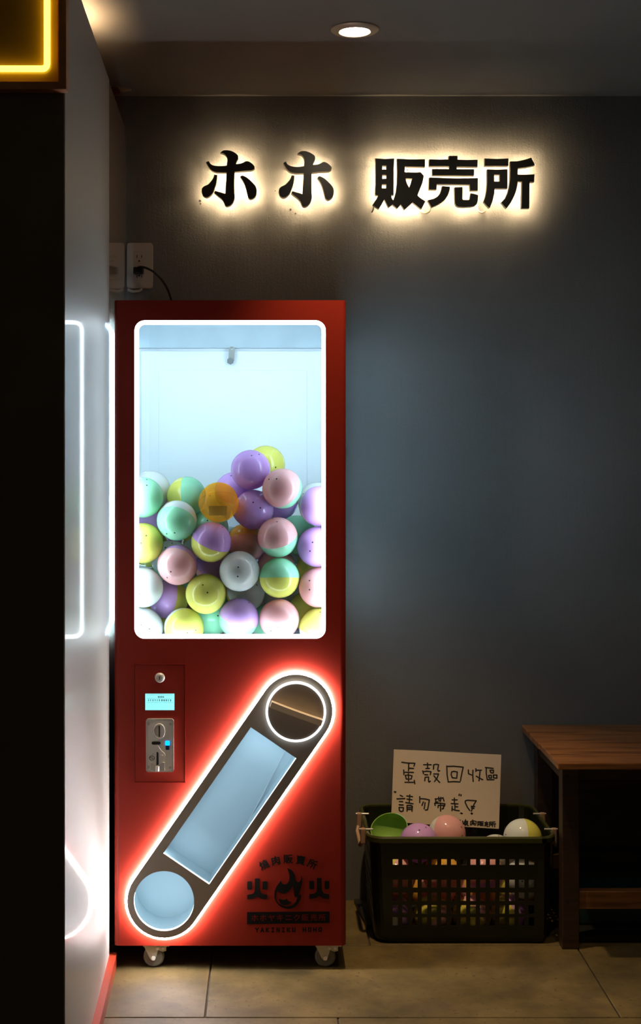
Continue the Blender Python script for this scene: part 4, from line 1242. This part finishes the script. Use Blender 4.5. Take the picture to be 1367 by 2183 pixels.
S6 = [[(82,345),(90,550),(115,705),(240,695),(375,705)],[(105,355),(250,352),(450,372),(410,560),(388,680)],[(190,480),(240,465),(318,480),(305,620),(205,610),(180,540),(190,480)],[(565,435),(570,520),(640,548)],[(668,440),(665,580),(675,695)],[(735,405),(735,470)],[(735,440),(860,442)],[(828,470),(805,680)],[(742,575),(820,620),(890,655)],
 [(948,380),(1122,400)],[(968,385),(968,520),(990,655),(1140,655)],[(1050,445),(1130,440),(1125,505),(1070,498),(1050,445)],[(1020,560),(1080,555),(1085,620),(1030,615),(1020,560)],[(1125,550),(1205,550),(1205,622),(1130,612),(1125,550)]]
S7 = [[(115,135),(150,138),(130,150)],[(245,215),(300,240)],[(175,295),(350,288)],[(228,355),(300,357)],[(225,425),(310,432)],[(222,485),(320,490),(310,565),(270,580),(230,555),(222,485)],[(395,230),(522,245)],[(400,300),(510,315)],[(462,205),(450,370)],[(372,378),(535,405)],[(400,570),(400,440),(480,440),(520,460),(510,575)],[(415,490),(500,490)],[(415,530),(500,530)],
 [(685,245),(685,380)],[(690,290),(800,295),(900,320),(880,440),(860,540),(810,545)],[(765,365),(735,445)],[(805,380),(785,520)],[(1030,300),(1110,290),(1200,280)],[(1110,255),(1115,330),(1150,350),(1160,260)],[(1050,290),(1040,370),(1090,360)],[(1205,265),(1230,345)],[(1020,390),(1030,445)],[(1020,395),(1130,390),(1250,405),(1240,460)],[(1095,490),(1100,440),(1220,440),(1215,510),(1185,520)],[(1150,390),(1152,570)],[(125,625),(155,628)]]
S8 = [[(200,278),(200,400)],[(150,318),(262,318)],[(130,400),(280,408)],[(212,410),(212,520)],[(215,470),(275,475)],[(152,465),(145,560)],[(150,520),(220,550),(310,562)],[(310,190),(305,220)],[(350,200),(345,228)],[(340,618),(380,622)],[(352,610),(362,630)],[(545,555),(490,480),(440,370),(450,335),(500,325),(690,338),(640,420),(580,570)],[(580,460),(655,468)],[(580,495),(640,510)],[(575,622),(605,626)],[(590,612),(590,638)]]
S8s = [[(285,765),(295,775)],[(330,770),(320,815)],[(385,790),(395,830)],[(435,790),(420,840),(375,885)],[(415,850),(440,880)],[(450,760),(460,800)],[(430,800),(500,795)],[(440,830),(500,825)],[(440,860),(500,855)],[(460,860),(440,895)],[(480,860),(485,885),(515,895)],
 [(560,885),(565,800),(620,785),(690,800),(680,885)],[(610,765),(620,800),(590,840)],[(615,815),(660,850)],[(615,850),(580,880)],[(620,845),(655,885)],[(725,805),(785,805),(780,870),(725,870),(725,805)],[(725,835),(780,835)],[(735,880),(720,895)],[(775,880),(790,895)],[(800,810),(850,805)],[(805,815),(800,890)],[(815,845),(845,840),(810,900)],[(820,860),(850,900)],
 [(880,830),(955,825)],[(915,805),(915,860)],[(895,855),(945,855)],[(880,880),(950,875)],[(905,880),(885,910)],[(925,880),(930,915),(955,915)],[(985,815),(1050,815)],[(990,820),(980,920)],[(995,850),(1040,850),(1040,880),(995,880)],[(1060,815),(1110,810)],[(1065,820),(1055,920)],[(1070,855),(1125,855)],[(1100,860),(1105,925)]]
def ink(name, sets):
    b = NB()
    for strokes, ox, oy, wd_ in sets:
        for st in strokes:
            P_ = [(ox + x / 10.515, oy + y / 10.515) for x, y in st]
            for i, p in enumerate(P_):
                c_ = [b.verts.new(card(p[0] + wd_ * math.cos(k * math.pi / 4), p[1] + wd_ * math.sin(k * math.pi / 4), 0.0006)) for k in range(8)]
                b.faces.new(c_)
                if i:
                    q = P_[i - 1]; dx, dy = p[0] - q[0], p[1] - q[1]; l = math.hypot(dx, dy) or 1
                    nx_, ny_ = -dy / l * wd_, dx / l * wd_
                    b.faces.new([b.verts.new(card(u, v, 0.0006)) for u, v in ((q[0] + nx_, q[1] + ny_), (p[0] + nx_, p[1] + ny_), (p[0] - nx_, p[1] - ny_), (q[0] - nx_, q[1] - ny_))])
    return mk(name, b, M_ink, t)
def chars(S_, cuts, ox, oy, wd_):
    for a_, c_ in zip([0] + cuts, cuts + [len(S_)]): ink('written_character', [(S_[a_:c_], ox, oy, wd_)])
chars(S5, [9], 825, 1600, 1.42)
chars(S6, [3, 9], 945, 1600, 1.42)
chars(S7, [1, 13, 17, 25], 830, 1675, 1.42)
chars(S8, [7, 8, 9, 11, 14], 950, 1675, 1.42)
chars(S8s, [2, 11, 16, 24, 30], 950, 1675, 1.15)

# ------------------------------------------------------------------ bench
BZ = CAMH - (1544 - PY) * WALLD / F
d_f = (CAMH - BZ) * F / (1627 - PY)
bl_x = W(1187, 0, d_f).x
bn = thing('wooden_bench', (bl_x + 0.6, (d_f - WALLD) / 2, 0), 'worn brown wooden bench with a plank seat against the back wall', 'bench')
BX1 = bl_x + 1.25
yf_, yb_ = d_f - WALLD, -0.004
cuts = [yf_, (CAMH - BZ) * F / (1585 - PY) - WALLD, (CAMH - BZ) * F / (1562.5 - PY) - WALLD, yb_]
for a_, c_ in zip(cuts, cuts[1:]):
    b = NB(); box(b, bl_x + random.uniform(0, 0.003), BX1, a_ + 0.0018, c_ - 0.0018, BZ - 0.017, BZ, 0.003, 2)
    mk('seat_plank', b, M_wood, bn, origin=(bl_x, (a_ + c_) / 2, BZ))
lx0 = W(1205, 0, 3.30).x; LW = 0.042
ylf = W(0, 0, CAMH * F / (2024 - PY)).y
for x in (lx0, BX1 - 0.03 - LW):
    for y in (ylf, yb_ - 0.010 - LW):
        b = NB(); box(b, x, x + LW, y, y + LW, 0.0, BZ - 0.0175, 0.002, 2)
        lg = mk('leg', b, M_wood_d, bn, origin=(x, y, 0))
        if y == ylf:
            for z in (W(0, 1661, 3.30).z, W(0, 1931, 3.30).z):
                b = NB(); cyl(b, (x + 0.012, y - 0.0006, z), (x + 0.012, y + 0.001, z), 0.0033, seg=10); mk('screw_hole', b, M_slot, lg)
    b = NB(); box(b, x + 0.004, x + LW - 0.004, ylf + LW, yb_ - 0.011 - LW, BZ - 0.07, BZ - 0.018, 0.0015, 1); mk('side_apron', b, M_wood_d, bn)
b = NB(); box(b, lx0 + LW, BX1 - 0.03 - LW, ylf + 0.006, ylf + 0.026, BZ - 0.062, BZ - 0.018, 0.0015, 1); mk('front_apron', b, M_wood_d, bn)
rz1 = W(0, 1903, 3.33).z
b = NB(); box(b, lx0 + LW, BX1 - 0.03 - LW, ylf + 0.008, ylf + 0.036, W(0, 1941, 3.33).z, rz1, 0.0015, 1); mk('front_stretcher', b, M_wood, bn)
b = NB(); box(b, lx0 + LW, BX1 - 0.03 - LW, yb_ - 0.05, yb_ - 0.02, rz1 - 0.04, rz1, 0.0015, 1); mk('back_stretcher', b, M_wood_d, bn)
b = NB(); box(b, lx0 + 0.005, BX1 - 0.035, yb_ - 0.008, yb_ - 0.001, rz1, BZ - 0.02); mk('back_board', b, M_wood_d, bn)
# storage tray beneath the bench
tx0 = lx0 + LW + 0.01
tr = thing('storage_tray', (tx0 + 0.4, ylf + 0.2, 0), 'low dark teal plastic storage tray on the floor beneath the bench', 'tray')
b = NB(); box(b, tx0, tx0 + 0.85, ylf + 0.045, ylf + 0.30, 0.0, 0.018, 0.003, 2); mk('tray_base', b, M_black, tr)
b = NB(); box(b, tx0 + 0.015, tx0 + 0.835, ylf + 0.12, ylf + 0.29, 0.018, 0.085, 0.006, 2); mk('tray_box', b, M_teal, tr)

# black rubber strip on the floor between machine and basket
s0, s1 = Vector((W(762, 0, 3.66).x, -0.03, 0)), Vector((W(788, 0, 3.473).x, 3.473 - WALLD, 0))
b = NB(); dv = (s1 - s0).normalized(); nv = Vector((-dv.y, dv.x, 0)) * 0.008
prism(b, [[tuple((s0 + nv).xy), tuple((s1 + nv).xy), tuple((s1 - nv).xy), tuple((s0 - nv).xy)]], 0.0, 0.012, XY)
tag(mk('rubber_strip', b, M_black, None), 'short black rubber strip on the floor between the machine and the basket', 'strip')
